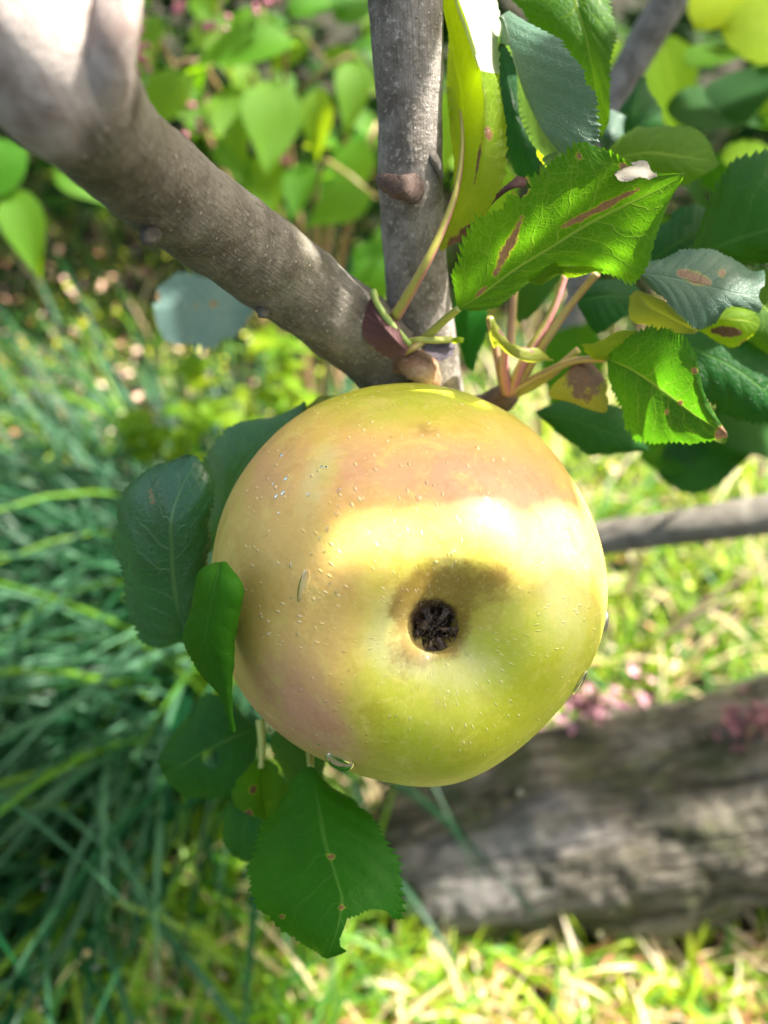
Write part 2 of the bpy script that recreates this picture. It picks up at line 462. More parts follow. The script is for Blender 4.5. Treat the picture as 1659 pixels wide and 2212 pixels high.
c = t.mix(t.math('MULTIPLY', t.smooth(m2, 0.50, 0.68), 0.40), c, (0.60, 0.50, 0.13))
c = t.mix(t.math('MULTIPLY', t.smooth(t.noise(co, 95, 5, 0.7), 0.54, 0.68), 0.35), c, (0.42, 0.40, 0.05))
streak = t.noise(t.scale(cyv, (4, 4, 12)), 2.0, 6, 0.75)
ru = t.math('ADD', t.attr('russet'), t.math('ADD', t.math('MULTIPLY_ADD', streak, 0.7, -0.35), t.math('MULTIPLY_ADD', m1, 1.5, -0.80)))
ru = t.math('MULTIPLY', ru, t.smooth(t.attr('russet'), 0.03, 0.3))
c = t.mix(t.math('MULTIPLY', t.smooth(ru, 0.1, 1.0), 0.75), c, (0.16, 0.080, 0.012))
dk = t.math('ADD', t.attr('pit'), t.math('MULTIPLY_ADD', t.noise(co, 420, 4, 0.7), 0.5, -0.25))
c = t.mix(t.smooth(dk, 0.4, 0.7), c, (0.035, 0.018, 0.008))
# lenticels
def specks(scale, lo, hi, dens, seed):
    mp = t.n('Mapping'); t.put(mp.inputs[0], co); mp.inputs['Location'].default_value = (seed, seed * 0.7, 0)
    x = t.n('TexVoronoi'); t.put(x.inputs['Vector'], mp.outputs[0]); x.inputs['Scale'].default_value = scale
    sp = t.n('SeparateColor'); t.put(sp.inputs[0], x.outputs['Color'])
    return t.math('MULTIPLY', t.math('SUBTRACT', 1.0, t.smooth(x.outputs['Distance'], lo, hi)), t.math('LESS_THAN', sp.outputs[0], dens))
l1 = specks(330, 0.06, 0.15, 0.35, 0.0)
l2 = specks(520, 0.08, 0.20, 0.30, 3.3)
def flecks(sa, sv, lo, hi, dens, seed):      # pale lenticels, drawn out towards the eye of the apple
    mp = t.n('Mapping'); t.put(mp.inputs[0], t.attr('cyl', 'Vector')); mp.inputs['Scale'].default_value = (sa, sa, sv); mp.inputs['Location'].default_value = (seed, seed, seed)
    x = t.n('TexVoronoi'); t.put(x.inputs['Vector'], mp.outputs[0]); x.inputs['Scale'].default_value = 1.0
    sp = t.n('SeparateColor'); t.put(sp.inputs[0], x.outputs['Color'])
    return t.math('MULTIPLY', t.math('SUBTRACT', 1.0, t.smooth(x.outputs['Distance'], lo, hi)), t.math('LESS_THAN', sp.outputs[0], dens))
f1 = flecks(17.0, 44.0, 0.06, 0.20, 0.75, 0.3)
f2 = flecks(12.0, 30.0, 0.05, 0.14, 0.4, 5.3)
ls = t.math('MAXIMUM', t.math('MAXIMUM', f1, f2), t.math('MULTIPLY', l1, 0.5))
c = t.mix(t.math('MULTIPLY', t.math('MULTIPLY', ls, t.smooth(t.noise(co, 60, 2), 0.3, 0.7)), 0.52), c, (0.80, 0.76, 0.50))
bs = t.math('MAXIMUM', specks(170, 0.03, 0.10, 0.16, 7.1), specks(260, 0.03, 0.09, 0.12, 9.7))
c = t.mix(t.math('MULTIPLY', bs, 0.75), c, (0.26, 0.13, 0.03))
rg = t.attr('ring')
c = t.mix(t.math('MULTIPLY', t.smooth(t.math('ADD', rg, t.math('MULTIPLY_ADD', t.noise(co, 700, 3, 0.7), 0.6, -0.3)), 0.35, 0.9), 0.6), c, (0.36, 0.22, 0.10))
fine = t.noise(co, 1100, 4, 0.65)
c = t.mix(t.math('MULTIPLY', t.smooth(fine, 0.5, 0.8), 0.22), c, (0.75, 0.6, 0.3))
hgt = t.math('ADD', t.math('MULTIPLY', t.noise(co, 260, 4, 0.6), 0.5), t.math('ADD', t.math('MULTIPLY', ls, 0.5), t.math('MULTIPLY', dk, 0.3)))
rough = t.math('ADD', 0.46, t.math('MULTIPLY_ADD', t.noise(co, 120, 4), 0.3, -0.15))
M['apple'] = t.finish(t.bsdf(c, rough, 0.38, t.bump(hgt, 0.00035, 0.8), **{'Subsurface Weight': 0.12, 'Subsurface Scale': 0.004, 'Coat Weight': 0.06, 'Coat Roughness': 0.15}))
t = NT('dry calyx')
c = t.mix(t.smooth(t.noise(t.coord(), 900, 4, 0.7), 0.4, 0.7), (0.014, 0.008, 0.005), (0.11, 0.06, 0.03))
M['calyx'] = t.finish(t.bsdf(c, 0.55, 0.5, t.bump(t.noise(t.coord(), 1500, 3), 0.0004)))

# ------------------------------------------------------------------ ground
gx = np.concatenate([[-40, -10], np.linspace(-3, 3, 90), [10, 40]])
gy = np.concatenate([[-40, -10], np.linspace(-2.0, 4.5, 90), [12, 40]])
GV = np.array([(x, y, 0.02 * nz((x, y, 0), 1.7) + 0.012 * nz((x, y, 5), 7)) for y in gy for x in gx])
nX = len(gx)
GF = np.array([(j * nX + i, j * nX + i + 1, (j + 1) * nX + i + 1, (j + 1) * nX + i) for j in range(len(gy) - 1) for i in range(nX - 1)])
tag(mesh_obj('ground', GV, GF, M['soil'], origin=(0, 0, 0)), kind='structure')

# ------------------------------------------------------------------ apple
AP_D = 0.1825
AC = P(881, 1262, AP_D)
AR = 0.0432
def apple_mesh():
    prof = np.array([(0.0, 0.60), (0.045, 0.61), (0.08, 0.65), (0.125, 0.712), (0.20, 0.772), (0.28, 0.811), (0.37, 0.832), (0.48, 0.81), (0.60, 0.745),
                     (0.74, 0.615), (0.87, 0.42), (0.96, 0.19), (1.0, -0.05), (0.985, -0.27), (0.92, -0.50), (0.80, -0.68), (0.63, -0.81),
                     (0.46, -0.86), (0.31, -0.83), (0.19, -0.73), (0.08, -0.60), (0.0, -0.55)])
    n, m = 190, 200
    pr = hermite(chord(prof), prof, np.linspace(0, chord(prof)[-1], n))
    pr[:, 0] = np.maximum(pr[:, 0], 0)
    # axis: calyx end to the viewer, tipped to the right and downward
    ax = -FW * 1.0 + RT * 0.150 - UP * 0.195
    ax /= np.linalg.norm(ax)
    e1 = np.cross(UP, ax); e1 /= np.linalg.norm(e1); e2 = np.cross(ax, e1)
    V, U = [], []
    for i in range(n):
        rr, zz = pr[i]
        for j in range(m):
            a = 2 * math.pi * j / m
            lob = 1 + 0.012 * math.cos(5 * a + 0.6) * (1 if zz > 0 else 0.6)
            q = np.array([math.cos(a) * rr * lob, math.sin(a) * rr * lob, zz * (1 + 0.02 * math.cos(5 * a + 0.6) * (rr > 0.12) * min(1, rr * 2))])
            d = 1 + 0.030 * nz(q * 0.9 + np.array([3.1, 0.2, 1.7])) + 0.006 * nz(q * 3)
            q = q * d
            V.append(AC + (e1 * q[0] + e2 * q[1] + ax * q[2]) * AR); U.append((j / m, i / n))
    fs = [(i * m + j, i * m + (j + 1) % m, (i + 1) * m + (j + 1) % m, (i + 1) * m + j) for i in range(n - 1) for j in range(m)]
    return np.array(V), np.array(fs), np.array(U), ax, e1, e2
AV, AF, AU, AX, E1, E2 = apple_mesh()
AF = AF[:, ::-1].copy() if np.dot(np.cross(AV[AF[5000][1]] - AV[AF[5000][0]], AV[AF[5000][2]] - AV[AF[5000][0]]), AV[AF[5000][0]] - AC) < 0 else AF
apx, apy, apd = proj(AV)
front = 1.0
def gs(cx, cy, rx, ry, rot=0.0):
    c_, s_ = math.cos(rot), math.sin(rot)
    dx, dy = apx - cx, apy - cy
    a, b = (dx * c_ + dy * s_) / rx, (-dx * s_ + dy * c_) / ry
    return np.exp(-(a * a + b * b))
blush = np.clip(gs(620, 1130, 170, 260) + gs(920, 1020, 260, 130) + 0.9 * gs(620, 1480, 150, 190, -0.4) + 0.7 * gs(1130, 1060, 150, 120) + 0.5 * gs(1200, 1170, 120, 120) + 0.35 * gs(760, 1300, 140, 90), 0, 1)
pink = np.clip(0.9 * gs(625, 1510, 95, 120, -0.5) + 0.6 * gs(720, 1590, 110, 50, 0.5) + 1.0 * gs(1010, 1030, 200, 80, 0.1) + 0.5 * gs(760, 1040, 90, 90) + 0.5 * gs(560, 1000, 90, 120, 0.6) + 0.55 * gs(1170, 1090, 90, 60), 0, 1)
green = np.clip(gs(1010, 1560, 300, 160) + 1.0 * gs(820, 860, 200, 90) + 0.7 * gs(790, 1330, 70, 130) + 0.8 * gs(1180, 1450, 180, 200) + 0.8 * gs(495, 1420, 60, 160) + 0.5 * gs(1000, 850, 160, 60), 0, 1)
pale = np.clip(0.9 * gs(860, 1390, 90, 80) + 0.6 * gs(1000, 1440, 120, 70) + 0.5 * gs(900, 1190, 160, 45) + 0.35 * gs(820, 1290, 60, 60) + 0.7 * gs(1225, 1290, 70, 170) + 0.6 * gs(690, 1020, 45, 140, 0.25), 0, 1)  # pale skin, plus sky sheen painted at the right and upper left
russet = np.clip(1.1 * gs(1000, 1265, 110, 55, 0.15) + 0.9 * gs(900, 1290, 60, 45) + 0.75 * np.exp(-((np.hypot(apx - 934, apy - 1338) - 62) / 26) ** 2) + 0.8 * gs(895, 1415, 60, 50, -0.4) + 0.5 * gs(1080, 1240, 50, 22, 0.3) + 0.35 * gs(930, 925, 40, 30) + 0.5 * gs(860, 1323, 20, 14) + 0.4 * gs(980, 1400, 70, 30, 0.6), 0, 1)
pit = np.clip(1.3 * gs(934, 1336, 52, 50), 0, 1)
rr_ = np.hypot((apx - 1051) / 34, (apy - 1043) / 32)
ring = np.exp(-((rr_ - 0.9) / 0.16) ** 2) * 0.8 + 0.35 * (rr_ < 0.95) + 0.5 * np.exp(-(np.hypot(apx - 1118, apy - 1082) / 17) ** 2)
vis = ((AV - AC) @ (-FW) > -0.012).astype(float)
apple = thing('apple', AC, 'large ripe yellow-green apple with a peach blush and its dark eye facing the viewer', 'apple')
skin = mesh_obj('skin', AV, AF, M['apple'], apple, AC, AU, floats=dict(blush=blush * vis + 0.3 * (1 - vis), pink=pink * vis, green=green * vis + 0.5 * (1 - vis), pale=pale * vis, russet=russet * vis, pit=pit * vis, ring=ring * vis))
bvh = BVHTree.FromPolygons([Vector(v) for v in AV], [tuple(int(i) for i in f) for f in AF])
def on_apple(px, py):
    d = P(px, py, 1.0) - CAM
    h, n, i, ds = bvh.ray_cast(Vector(CAM), Vector(d).normalized())
    return (np.array(h), np.array(n)) if h else (None, None)
# calyx: five dried sepals curling over the pit, stamens inside
def calyx():
    c0 = AC + AX * AR * 0.665
    parts = []
    for k in range(7):
        a0 = 2 * math.pi * k / 7 + rnd.uniform(-.3, .3)
        V, U = [], []
        top = rnd.uniform(.0012, .0024); reach = rnd.uniform(.0010, .0026)
        for i in range(9):
            s = i / 8
            w = 0.0011 * (1 - s) ** 0.6 * (1 + 0.4 * math.sin(7 * s + k)) + .0001
            rad = 0.0041 - reach * s * s * 1.4 + .0005 * math.sin(5 * s + k)
            z = top * math.sin(s * 2.4)
            for j in (-1, 0, 1):
                ca, sa = math.cos(a0 + .3 * s * math.sin(k)), math.sin(a0 + .3 * s * math.sin(k))
                q = (ca * rad - sa * j * w, sa * rad + ca * j * w, z - abs(j) * 0.0005 * (1 - s) + .0003 * rnd.random())
                V.append(c0 + E1 * q[0] + E2 * q[1] + AX * q[2]); U.append((s, j))
        fs = [(i * 3 + j, i * 3 + j + 1, i * 3 + j + 4, i * 3 + j + 3) for i in range(8) for j in range(2)]
        parts.append((np.array(V), fs, np.array(U)))
    for k in range(70):
        a = rnd.random() * 6.28; r0 = 0.0040 * rnd.random() ** .6
        p0 = c0 - AX * 0.0006 + E1 * math.cos(a) * r0 + E2 * math.sin(a) * r0
        p1 = p0 + AX * (0.0010 + 0.0014 * rnd.random()) + E1 * rnd.uniform(-.0008, .0008) + E2 * rnd.uniform(-.0008, .0008)
        p2 = p1 + E1 * rnd.uniform(-.0012, .0012) + E2 * rnd.uniform(-.0012, .0012) + AX * rnd.uniform(-.0003, .0006)
        parts.append(tube([p0, p1, p2], [0.00020, 0.00014, 0.00010], 6, 5))
    return merge(parts)
v, f, u = calyx()
mesh_obj('calyx', v, f, M['calyx'], apple, AC + AX * AR * 0.69, u)

# ------------------------------------------------------------------ the apple tree
TREE0 = P(905, 860, 0.2)
tree = thing('apple_tree', (TREE0[0], TREE0[1] + 0.1, 0.0), 'apple tree with grey bark, pale limb at upper left, toothed leaves around the fruit', 'tree')

def px_tube(name, pts, mat, parent, rings=60, seg=28, bump=0.03, bscale=180.0, lumps=(), label=None):
    """pts: (px, py, depth, radius in px)"""
    w = [P(a, b, d) for a, b, d, r in pts]
    rad = [r / F * d for a, b, d, r in pts]
    v, f, u = tube(w, rad, rings, seg, bump, bscale, True, lumps)
    o = mesh_obj(name, v, f, mat, parent, w[0], u)
    if label: o['label'] = label
    return o

def P4(l):
    return l
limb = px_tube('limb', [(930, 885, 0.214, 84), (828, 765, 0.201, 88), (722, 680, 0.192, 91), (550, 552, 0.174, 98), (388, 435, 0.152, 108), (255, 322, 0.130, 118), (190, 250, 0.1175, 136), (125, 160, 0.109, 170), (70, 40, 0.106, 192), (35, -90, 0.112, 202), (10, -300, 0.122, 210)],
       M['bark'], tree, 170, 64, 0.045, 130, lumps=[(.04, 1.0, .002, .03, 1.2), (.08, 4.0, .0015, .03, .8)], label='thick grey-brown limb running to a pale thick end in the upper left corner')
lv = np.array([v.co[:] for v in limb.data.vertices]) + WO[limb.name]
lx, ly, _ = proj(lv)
set_float(limb.data, 'pale', np.clip(1.0 - (0.77 * lx + 0.64 * ly - 285) / 75 + np.array([0.5 * nz(p, 260) for p in lv]), 0, 1))  # paints the limb end as sunlit, up to the shadow edge
px_tube('stub', [(190, 250, .112, 60), (232, 150, .104, 58), (252, 40, .101, 52), (262, -60, .102, 50), (275, -250, .105, 50)],
        M['bark_sunlit'], tree, 50, 36, .08, 130, label='small pale stub rising beside the knob')
shoot = px_tube('shoot', [(955, 960, 0.225, 66), (935, 850, 0.212, 66), (918, 760, 0.204, 72), (903, 640, 0.197, 68), (892, 500, 0.189, 68), (887, 380, 0.183, 70), (886, 250, 0.178, 70), (881, 110, 0.173, 77), (874, -30, 0.168, 82), (865, -220, 0.160, 86)],
        M['bark_grey'], tree, 150, 48, 0.025, 170, label='upright grey shoot rising behind the apple')
# bud with its wrinkled collar
v, f, u = tube([P(880, 410, 0.175), P(860, 404, 0.1735), P(840, 396, 0.1735), P(826, 389, 0.1745), P(815, 384, 0.175)], [0.0024, 0.0024, 0.0020, 0.0015, 0.0007], 26, 20, 0.12, 900)
bud = mesh_obj('bud', v, f, M['bud'], shoot, P(870, 410, 0.172), u)
rings = []
for k in range(5):
    ang = np.linspace(-1.9, 1.9, 15)
    c0 = np.array([886.0 - k * 7, 408.0 - k * 2])
    pts = [P(c0[0] + (20 - 2 * k) * math.cos(a) * 1.0, c0[1] + (28 - 3.2 * k) * math.sin(a), 0.1745 - 0.0006 * k) for a in ang]
    rings.append(tube(pts, [0.0003 + 0.0008 * math.sin(math.pi * i / 14) for i in range(15)], 30, 8, 0.12, 1200))
v, f, u = merge(rings)
mesh_obj('collar', v, f, M['bud'], shoot, P(880, 408, 0.174), u)
v, f, u = tube([P(915, 328, 0.1765), P(930, 336, 0.1765), P(944, 356, 0.177), P(955, 385, 0.179)], [0.0005, 0.0010, 0.0010, 0.0004], 20, 12, 0.25, 900)
mesh_obj('bark_scar', v, f, M['bark_grey'], shoot, P(940, 350, 0.176), u)
# wound at the fork
v, f, u = tube([P(850, 800, 0.1945), P(880, 785, 0.192), P(915, 800, 0.1925), P(930, 845, 0.198)], [0.001, 0.0032, 0.0036, 0.002], 30, 24, 0.12, 500)
mesh_obj('wound', v, f, M['bark_wound'], limb, P(890, 800, 0.193), u)
for (a, b, d) in ((312, 520, 0.140), (560, 680, 0.176)):
    v, f, u = tube([P(a + 20, b - 18, d + 0.004), P(a + 6, b - 4, d), P(a, b + 6, d)], [0.0019, 0.0013, 0.0003], 12, 14, 0.15, 900)
    mesh_obj('bud', v, f, M['bark'], limb, P(a, b, d), u)
# spur behind the apple and the fruit stalk
spur = px_tube('spur', [(960, 900, 0.225, 40), (1030, 890, 0.222, 34), (1085, 862, 0.214, 30), (1102, 845, 0.208, 24)], M['bud'], tree, 24, 20, 0.08, 400)
st0 = AC - AX * AR * 0.56
v, f, u = tube([st0, st0 - AX * 0.012 + UP * 0.004, P(960, 940, 0.223)], [0.0013, 0.0013, 0.002], 20, 12, 0.06, 500)
mesh_obj('stalk', v, f, M['petiole_tan'], apple, st0, u)

def leaf(rows, mat, parent, name='leaf', teeth=34, tooth=0.085, camber=0.09, corr=0.012, nlat=8.0, spots=(), bites=(), petiole=None, pmat='petiole_green', pw=0.0009, ptaper=0.35, label=None, cols=None, flap=None, ruffle=0.10):
    """rows: each a flat tuple of (px, py, depth) control points across the blade, base first"""
    k = len(rows[0]) // 3
    ctl = np.array([[P(*r[3 * i:3 * i + 3]) for i in range(k)] for r in rows])
    vc = np.array(cols if cols else {2: (-1, 1), 3: (-1, 0, 1), 4: (-1, 0, 0.55, 1)}[k], float)
    midc = int(np.argmin(np.abs(vc)))
    ts = chord(ctl[:, midc]); ts = ts / ts[-1]
    nu, nv = teeth * 5 + 1, 37
    qu = np.linspace(0, 1, nu); qv = np.linspace(-1, 1, nv)
    rowsI = hermite(ts, ctl, qu)                           # nu, k, 3
    if k <= 3:
        G = np.empty((nu, nv, 3))
        for a in range(3): 
            for i in range(nu): G[i, :, a] = np.interp(qv, vc, rowsI[i, :, a])
    else:
        G = np.transpose(hermite(vc, np.transpose(rowsI, (1, 0, 2)), qv), (1, 0, 2))
    ph = qu * teeth
    tr_ = [np.array([0.35 + 1.1 * rnd.random() ** .8 for _ in range(teeth + 2)])[ph.astype(int)] for _k in (0, 1)]
    lob = [np.array([noise.noise(Vector((x * 8, k_ * 5.1, rows[0][0] * .37))) + .5 * noise.noise(Vector((x * 21, k_ * 5.1, rows[0][1] * .37))) for x in qu]) for k_ in (0, 1)]
    saw = (ph % 1.0) ** 1.4 - 0.4
    big = 1 + 0.25 * np.sin(ph * 0.9) + 0.25 * np.array([noise.noise(Vector((x * 7, 3.3 + len(rows) + rows[0][0], 0))) for x in qu])
    env = np.minimum(1, np.minimum(qu * 10, (1 - qu) * 10 + 0.15))
    mid = G[:, nv // 2:nv // 2 + 1, :]
    av = np.abs(qv)
    halfw = np.linalg.norm(G[:, 0] - G[:, nv // 2], axis=1), np.linalg.norm(G[:, -1] - G[:, nv // 2], axis=1)
    wref = max(halfw[0].max(), halfw[1].max(), 1e-4)
    for j in range(nv):
        e = max(0.0, (av[j] - 0.82) / 0.18)
        if e <= 0: continue
        hw = halfw[0] if qv[j] < 0 else halfw[1]
        inner = G[:, j + 4 if qv[j] < 0 else j - 4]
        dr = G[:, j] - inner; dr /= np.maximum(np.linalg.norm(dr, axis=1), 1e-9)[:, None]
        amp = wref * (tooth * saw * big * tr_[int(qv[j] > 0)] * env * np.minimum(1, hw / wref * 1.6) + 0.11 * lob[int(qv[j] > 0)] * env * np.minimum(1, hw / wref))
        G[:, j] += dr * (amp * e)[:, None]
    du = np.gradient(G, axis=0); dv = np.gradient(G, axis=1)
    nrm = np.cross(du, dv); nrm /= np.maximum(np.linalg.norm(nrm, axis=2), 1e-12)[:, :, None]
    nrm = np.where((nrm @ (-FW))[:, :, None] < 0, -nrm, nrm) if k <= 3 else nrm
    side = np.where(qv > 0, 0.43, 0.0)
    lat = qu[:, None] * nlat - av[None, :] ** 0.85 * 2.2 + side[None, :]
    disp = camber * wref * (1 - (2 * av - 1) ** 2)[None, :] * np.minimum(1, np.maximum(*halfw) / wref)[:, None]
    disp = disp + corr * wref * (np.abs(np.sin(math.pi * (lat + 0.5))) - 0.5) * (av * (1.15 - av) * 3)[None, :] * env[:, None]
    ns = np.array([[nz(G[i, j], 70) for j in range(nv)] for i in range(nu)])
    disp = disp + ns * wref * 0.06
    ph2 = (rows[0][0] * 1.7 + rows[0][1]) % 6.28
    disp = disp + ruffle * wref * (np.sin(qu * 9 + ph2)[:, None] * (qv < 0)[None, :] + np.sin(qu * 8 + ph2 * 2)[:, None] * (qv > 0)[None, :]) * (av ** 2)[None, :] * env[:, None]
    G = G + nrm * disp[:, :, None]
    V = G.reshape(-1, 3)
    U = np.stack(np.meshgrid(qu, (qv + 1) / 2, indexing='ij'), -1).reshape(-1, 2)
    fs = np.array([(i * nv + j, i * nv + j + 1, (i + 1) * nv + j + 1, (i + 1) * nv + j) for i in range(nu - 1) for j in range(nv - 1)])
    x, y, d = proj(V)
    bl = np.zeros(len(V))
    for s in spots:
        sx, sy, sr = s[:3]
        if len(s) > 3:      # streak from (x, y) to (x2, y2)
            ex, ey = s[3] - sx, s[4] - sy
            tt = np.clip(((x - sx) * ex + (y - sy) * ey) / (ex * ex + ey * ey), 0, 1)
            dd = np.hypot(x - sx - tt * ex, y - sy - tt * ey) / (0.45 + 0.55 * np.sin(math.pi * np.clip(tt, 0.03, .97)))
        else:
            dd = np.hypot(x - sx, y - sy)
        bl = np.maximum(bl, 1.15 - dd / sr * 0.75)
    bl = np.clip(bl, 0, 1)
    keep = np.ones(len(V), bool)
    for (sx, sy, sr) in bites:
        jit = np.array([sr * (1 + 0.22 * noise.noise(Vector((p[0] * 260, p[1] * 260, p[2] * 260)))) for p in V])
        keep &= np.hypot(x - sx, y - sy) > jit
    fs = fs[keep[fs].all(axis=1)]
    base = ctl[0, midc]
    o = mesh_obj(name, V, fs, mat, parent, base, U, floats=dict(blotch=bl))
    if flap:
        o.data.materials.append(M[flap[2]])
        cu = U[fs].mean(1)
        o.data.polygons.foreach_set('material_index', ((cu[:, 1] * 2 - 1 > flap[0]) & (cu[:, 0] > flap[1])).astype(np.int32))
    if label: o['label'] = label
    if petiole:
        w = [P(*p) for p in petiole]
        v, f, u = tube(w, [pw * (1.25 - ptaper * i / (len(w) - 1)) for i in range(len(w))], 24, 10, 0.04, 500)
        mesh_obj('petiole', v, f, M[pmat], o, w[0], u)
    return o

def flat(mids, L, R, d0, d1, dl=0.0, dr=0.0):
    """rows for a blade from pixel outlines: mid, left and right points with a depth running d0 -> d1"""
    n = len(mids); out = []
    for i in range(n):
        d = d0 + (d1 - d0) * i / (n - 1)
        k = math.sin(math.pi * i / (n - 1))
        out.append((*L[i], d + dl * k, *mids[i], d, *R[i], d + dr * k))
    return out

# tall translucent leaf beside the shoot
leaf([(940, 532, .180, 945, 534, .179, 950, 538, .179, 954, 542, .179),
      (955, 480, .180, 962, 475, .178, 990, 495, .177, 1020, 505, .178),
      (975, 405, .183, 985, 400, .177, 1030, 405, .174, 1078, 412, .176),
      (985, 300, .185, 998, 300, .177, 1045, 298, .172, 1080, 292, .177),
      (978, 200, .187, 991, 200, .177, 1045, 190, .170, 1082, 185, .177),
      (960, 100, .187, 973, 100, .177, 1028, 110, .168, 1094, 130, .180),
      (944, 0, .187, 955, 0, .177, 992, 0, .166, 1088, 0, .183),
      (930, -90, .187, 941, -90, .177, 968, -90, .166, 1060, -90, .183),
      (915, -170, .185, 918, -170, .177, 922, -172, .176, 926, -174, .178)], M['leaf_light'], tree, flap=(.5, .55, 'leaf_down_glare'),
     petiole=[(850, 690, .186), (880, 640, .1815), (925, 560, .1765), (962, 480, .1765), (988, 400, .1762), (999, 310, .1762), (995, 240, .1765)], pmat='petiole_pink', pw=.0011, ptaper=1.0,
     spots=[(985, 525, 30), (1030, 480, 18, 970, 540), (1052, 275, 12, 1058, 300), (1040, 300, 5, 1025, 400)], label='tall yellow-green leaf glowing against the light beside the shoot')
# big bluish leaf
leaf([(1078, 38, .178, 1085, 30, .178, 1100, 20, .178), (1082, 100, .183, 1100, 92, .176, 1196, 76, .172), (1112, 180, .184, 1124, 170, .174, 1256, 150, .168),
      (1140, 255, .183, 1150, 240, .172, 1288, 222, .166), (1162, 320, .180, 1178, 292, .170, 1296, 290, .166), (1200, 360, .175, 1225, 345, .170, 1268, 345, .168), (1258, 358, .17, 1260, 358, .17, 1262, 358, .17)],
     M['leaf_grey'], tree, camber=.06, spots=[(1175, 60, 6)], label='blue-grey leaf reflecting the sky at the top')
leaf([(1150, -60, .20, 1200, -75, .20, 1260, -60, .20), (1110, -20, .2, 1235, -20, .196, 1312, -20, .196), (1150, 55, .2, 1262, 65, .194, 1332, 80, .192), (1215, 130, .2, 1282, 145, .194, 1325, 155, .19), (1258, 200, .2, 1292, 225, .195, 1313, 230, .19), (1296, 296, .196, 1298, 298, .196, 1300, 300, .196)], M['leaf'], tree, corr=.016)
leaf([(1075, 110, .205, 1085, 100, .205, 1100, 105, .205), (1074, 200, .206, 1105, 210, .2, 1150, 200, .2), (1080, 290, .206, 1122, 300, .2, 1166, 300, .2), (1105, 370, .205, 1140, 385, .202, 1165, 370, .2), (1150, 420, .203, 1152, 421, .203, 1155, 420, .203)], M['leaf_dark'], tree)
leaf([(1150, 270, .182, 1156, 268, .182, 1162, 268, .182), (1160, 300, .184, 1175, 300, .181, 1185, 305, .180), (1166, 340, .184, 1186, 335, .180, 1203, 335, .179), (1188, 372, .182, 1195, 366, .180, 1203, 356, .179)], M['leaf_light'], tree, teeth=14, name='leaf')
# main lit leaf
leaf([(985, 666, .174, 990, 668, .173, 996, 671, .173),
      (978, 590, .166, 1045, 632, .171, 1075, 668, .176), (1020, 478, .158, 1110, 588, .169, 1142, 628, .176), (1100, 410, .153, 1190, 540, .167, 1222, 582, .175),
      (1190, 350, .150, 1270, 490, .165, 1312, 584, .176), (1290, 330, .151, 1350, 447, .163, 1386, 584, .175), (1375, 365, .155, 1420, 412, .161, 1428, 490, .168), (1474, 375, .160, 1476, 378, .160, 1475, 384, .160)],
     M['leaf'], tree, teeth=44, tooth=.075, camber=.06, corr=.016, nlat=6.5,
     spots=[(1070, 592, 12, 1128, 470), (1215, 490, 8, 1380, 408), (1120, 400, 22), (1030, 640, 6, 1050, 620), (1250, 335, 8), (1345, 360, 10)],
     bites=[(1122, 402, 18)], petiole=[(905, 742, .190), (935, 715, .186), (962, 690, .180), (992, 666, .173)], label='broad lit green leaf with pale veins and a brown scar')
leaf([(1325, 375, .156, 1330, 380, .153, 1335, 390, .151), (1350, 350, .156, 1362, 372, .152, 1370, 392, .150), (1390, 352, .157, 1395, 370, .153, 1398, 385, .152), (1418, 372, .156, 1420, 376, .156, 1421, 381, .156)], M['leaf_sunlit_scrap'], tree, teeth=12, camber=0, label='curled leaf scrap catching the sun')
leaf([(1060, 445, .176, 1080, 420, .174, 1100, 405, .174), (1090, 400, .172, 1112, 405, .170, 1135, 400, .172), (1120, 380, .171, 1130, 383, .171, 1138, 380, .172)], M['leaf_dead'], tree, teeth=8, label='torn brown leaf scrap')
# underside fold of the main leaf
leaf([(1140, 606, .172, 1150, 612, .174, 1160, 618, .176), (1190, 572, .170, 1195, 585, .174, 1205, 598, .178), (1250, 578, .170, 1255, 588, .173, 1262, 596, .176), (1300, 582, .170, 1302, 584, .171, 1304, 587, .172)], M['leaf_light'], tree, teeth=10)
# right-hand leaves
leaf([(1478, 556, .205, 1482, 560, .205, 1486, 566, .205), (1505, 462, .205, 1535, 540, .198, 1545, 578, .202), (1568, 380, .203, 1600, 515, .194, 1612, 588, .200), (1662, 322, .20, 1670, 492, .190, 1682, 575, .196), (1765, 330, .198, 1755, 460, .19, 1770, 525, .194), (1830, 418, .195, 1835, 420, .195, 1838, 425, .195)], M['leaf_dark'], tree, corr=.016, label='dark green leaf with a pale midrib at the right edge')
leaf([(1400, 560, .215, 1405, 565, .215, 1410, 570, .215), (1425, 490, .217, 1455, 530, .213, 1460, 570, .215), (1470, 450, .217, 1510, 500, .213, 1510, 560, .215), (1550, 455, .215, 1555, 460, .215, 1560, 470, .215)], M['leaf_dark'], tree)
leaf([(1372, 584, .178, 1375, 588, .178, 1378, 592, .178), (1425, 552, .18, 1445, 600, .176, 1440, 656, .176), (1520, 542, .18, 1530, 620, .174, 1512, 708, .175), (1600, 566, .179, 1600, 635, .173, 1578, 690, .175), (1652, 580, .178, 1648, 635, .174, 1640, 680, .175)], M['leaf_grey'], tree, tooth=.06,
     bites=[(1600, 712, 48), (1662, 640, 22)], spots=[(1470, 590, 14, 1530, 610), (1560, 590, 8)], label='grey-green leaf with a ragged chewed end')
leaf([(1360, 640, .184, 1372, 628, .184, 1385, 630, .184), (1362, 690, .186, 1400, 660, .184, 1440, 655, .183), (1420, 712, .188, 1455, 690, .185, 1480, 690, .184), (1500, 722, .186, 1505, 718, .186, 1510, 714, .186)], M['leaf_yellow'], tree, tooth=.02)
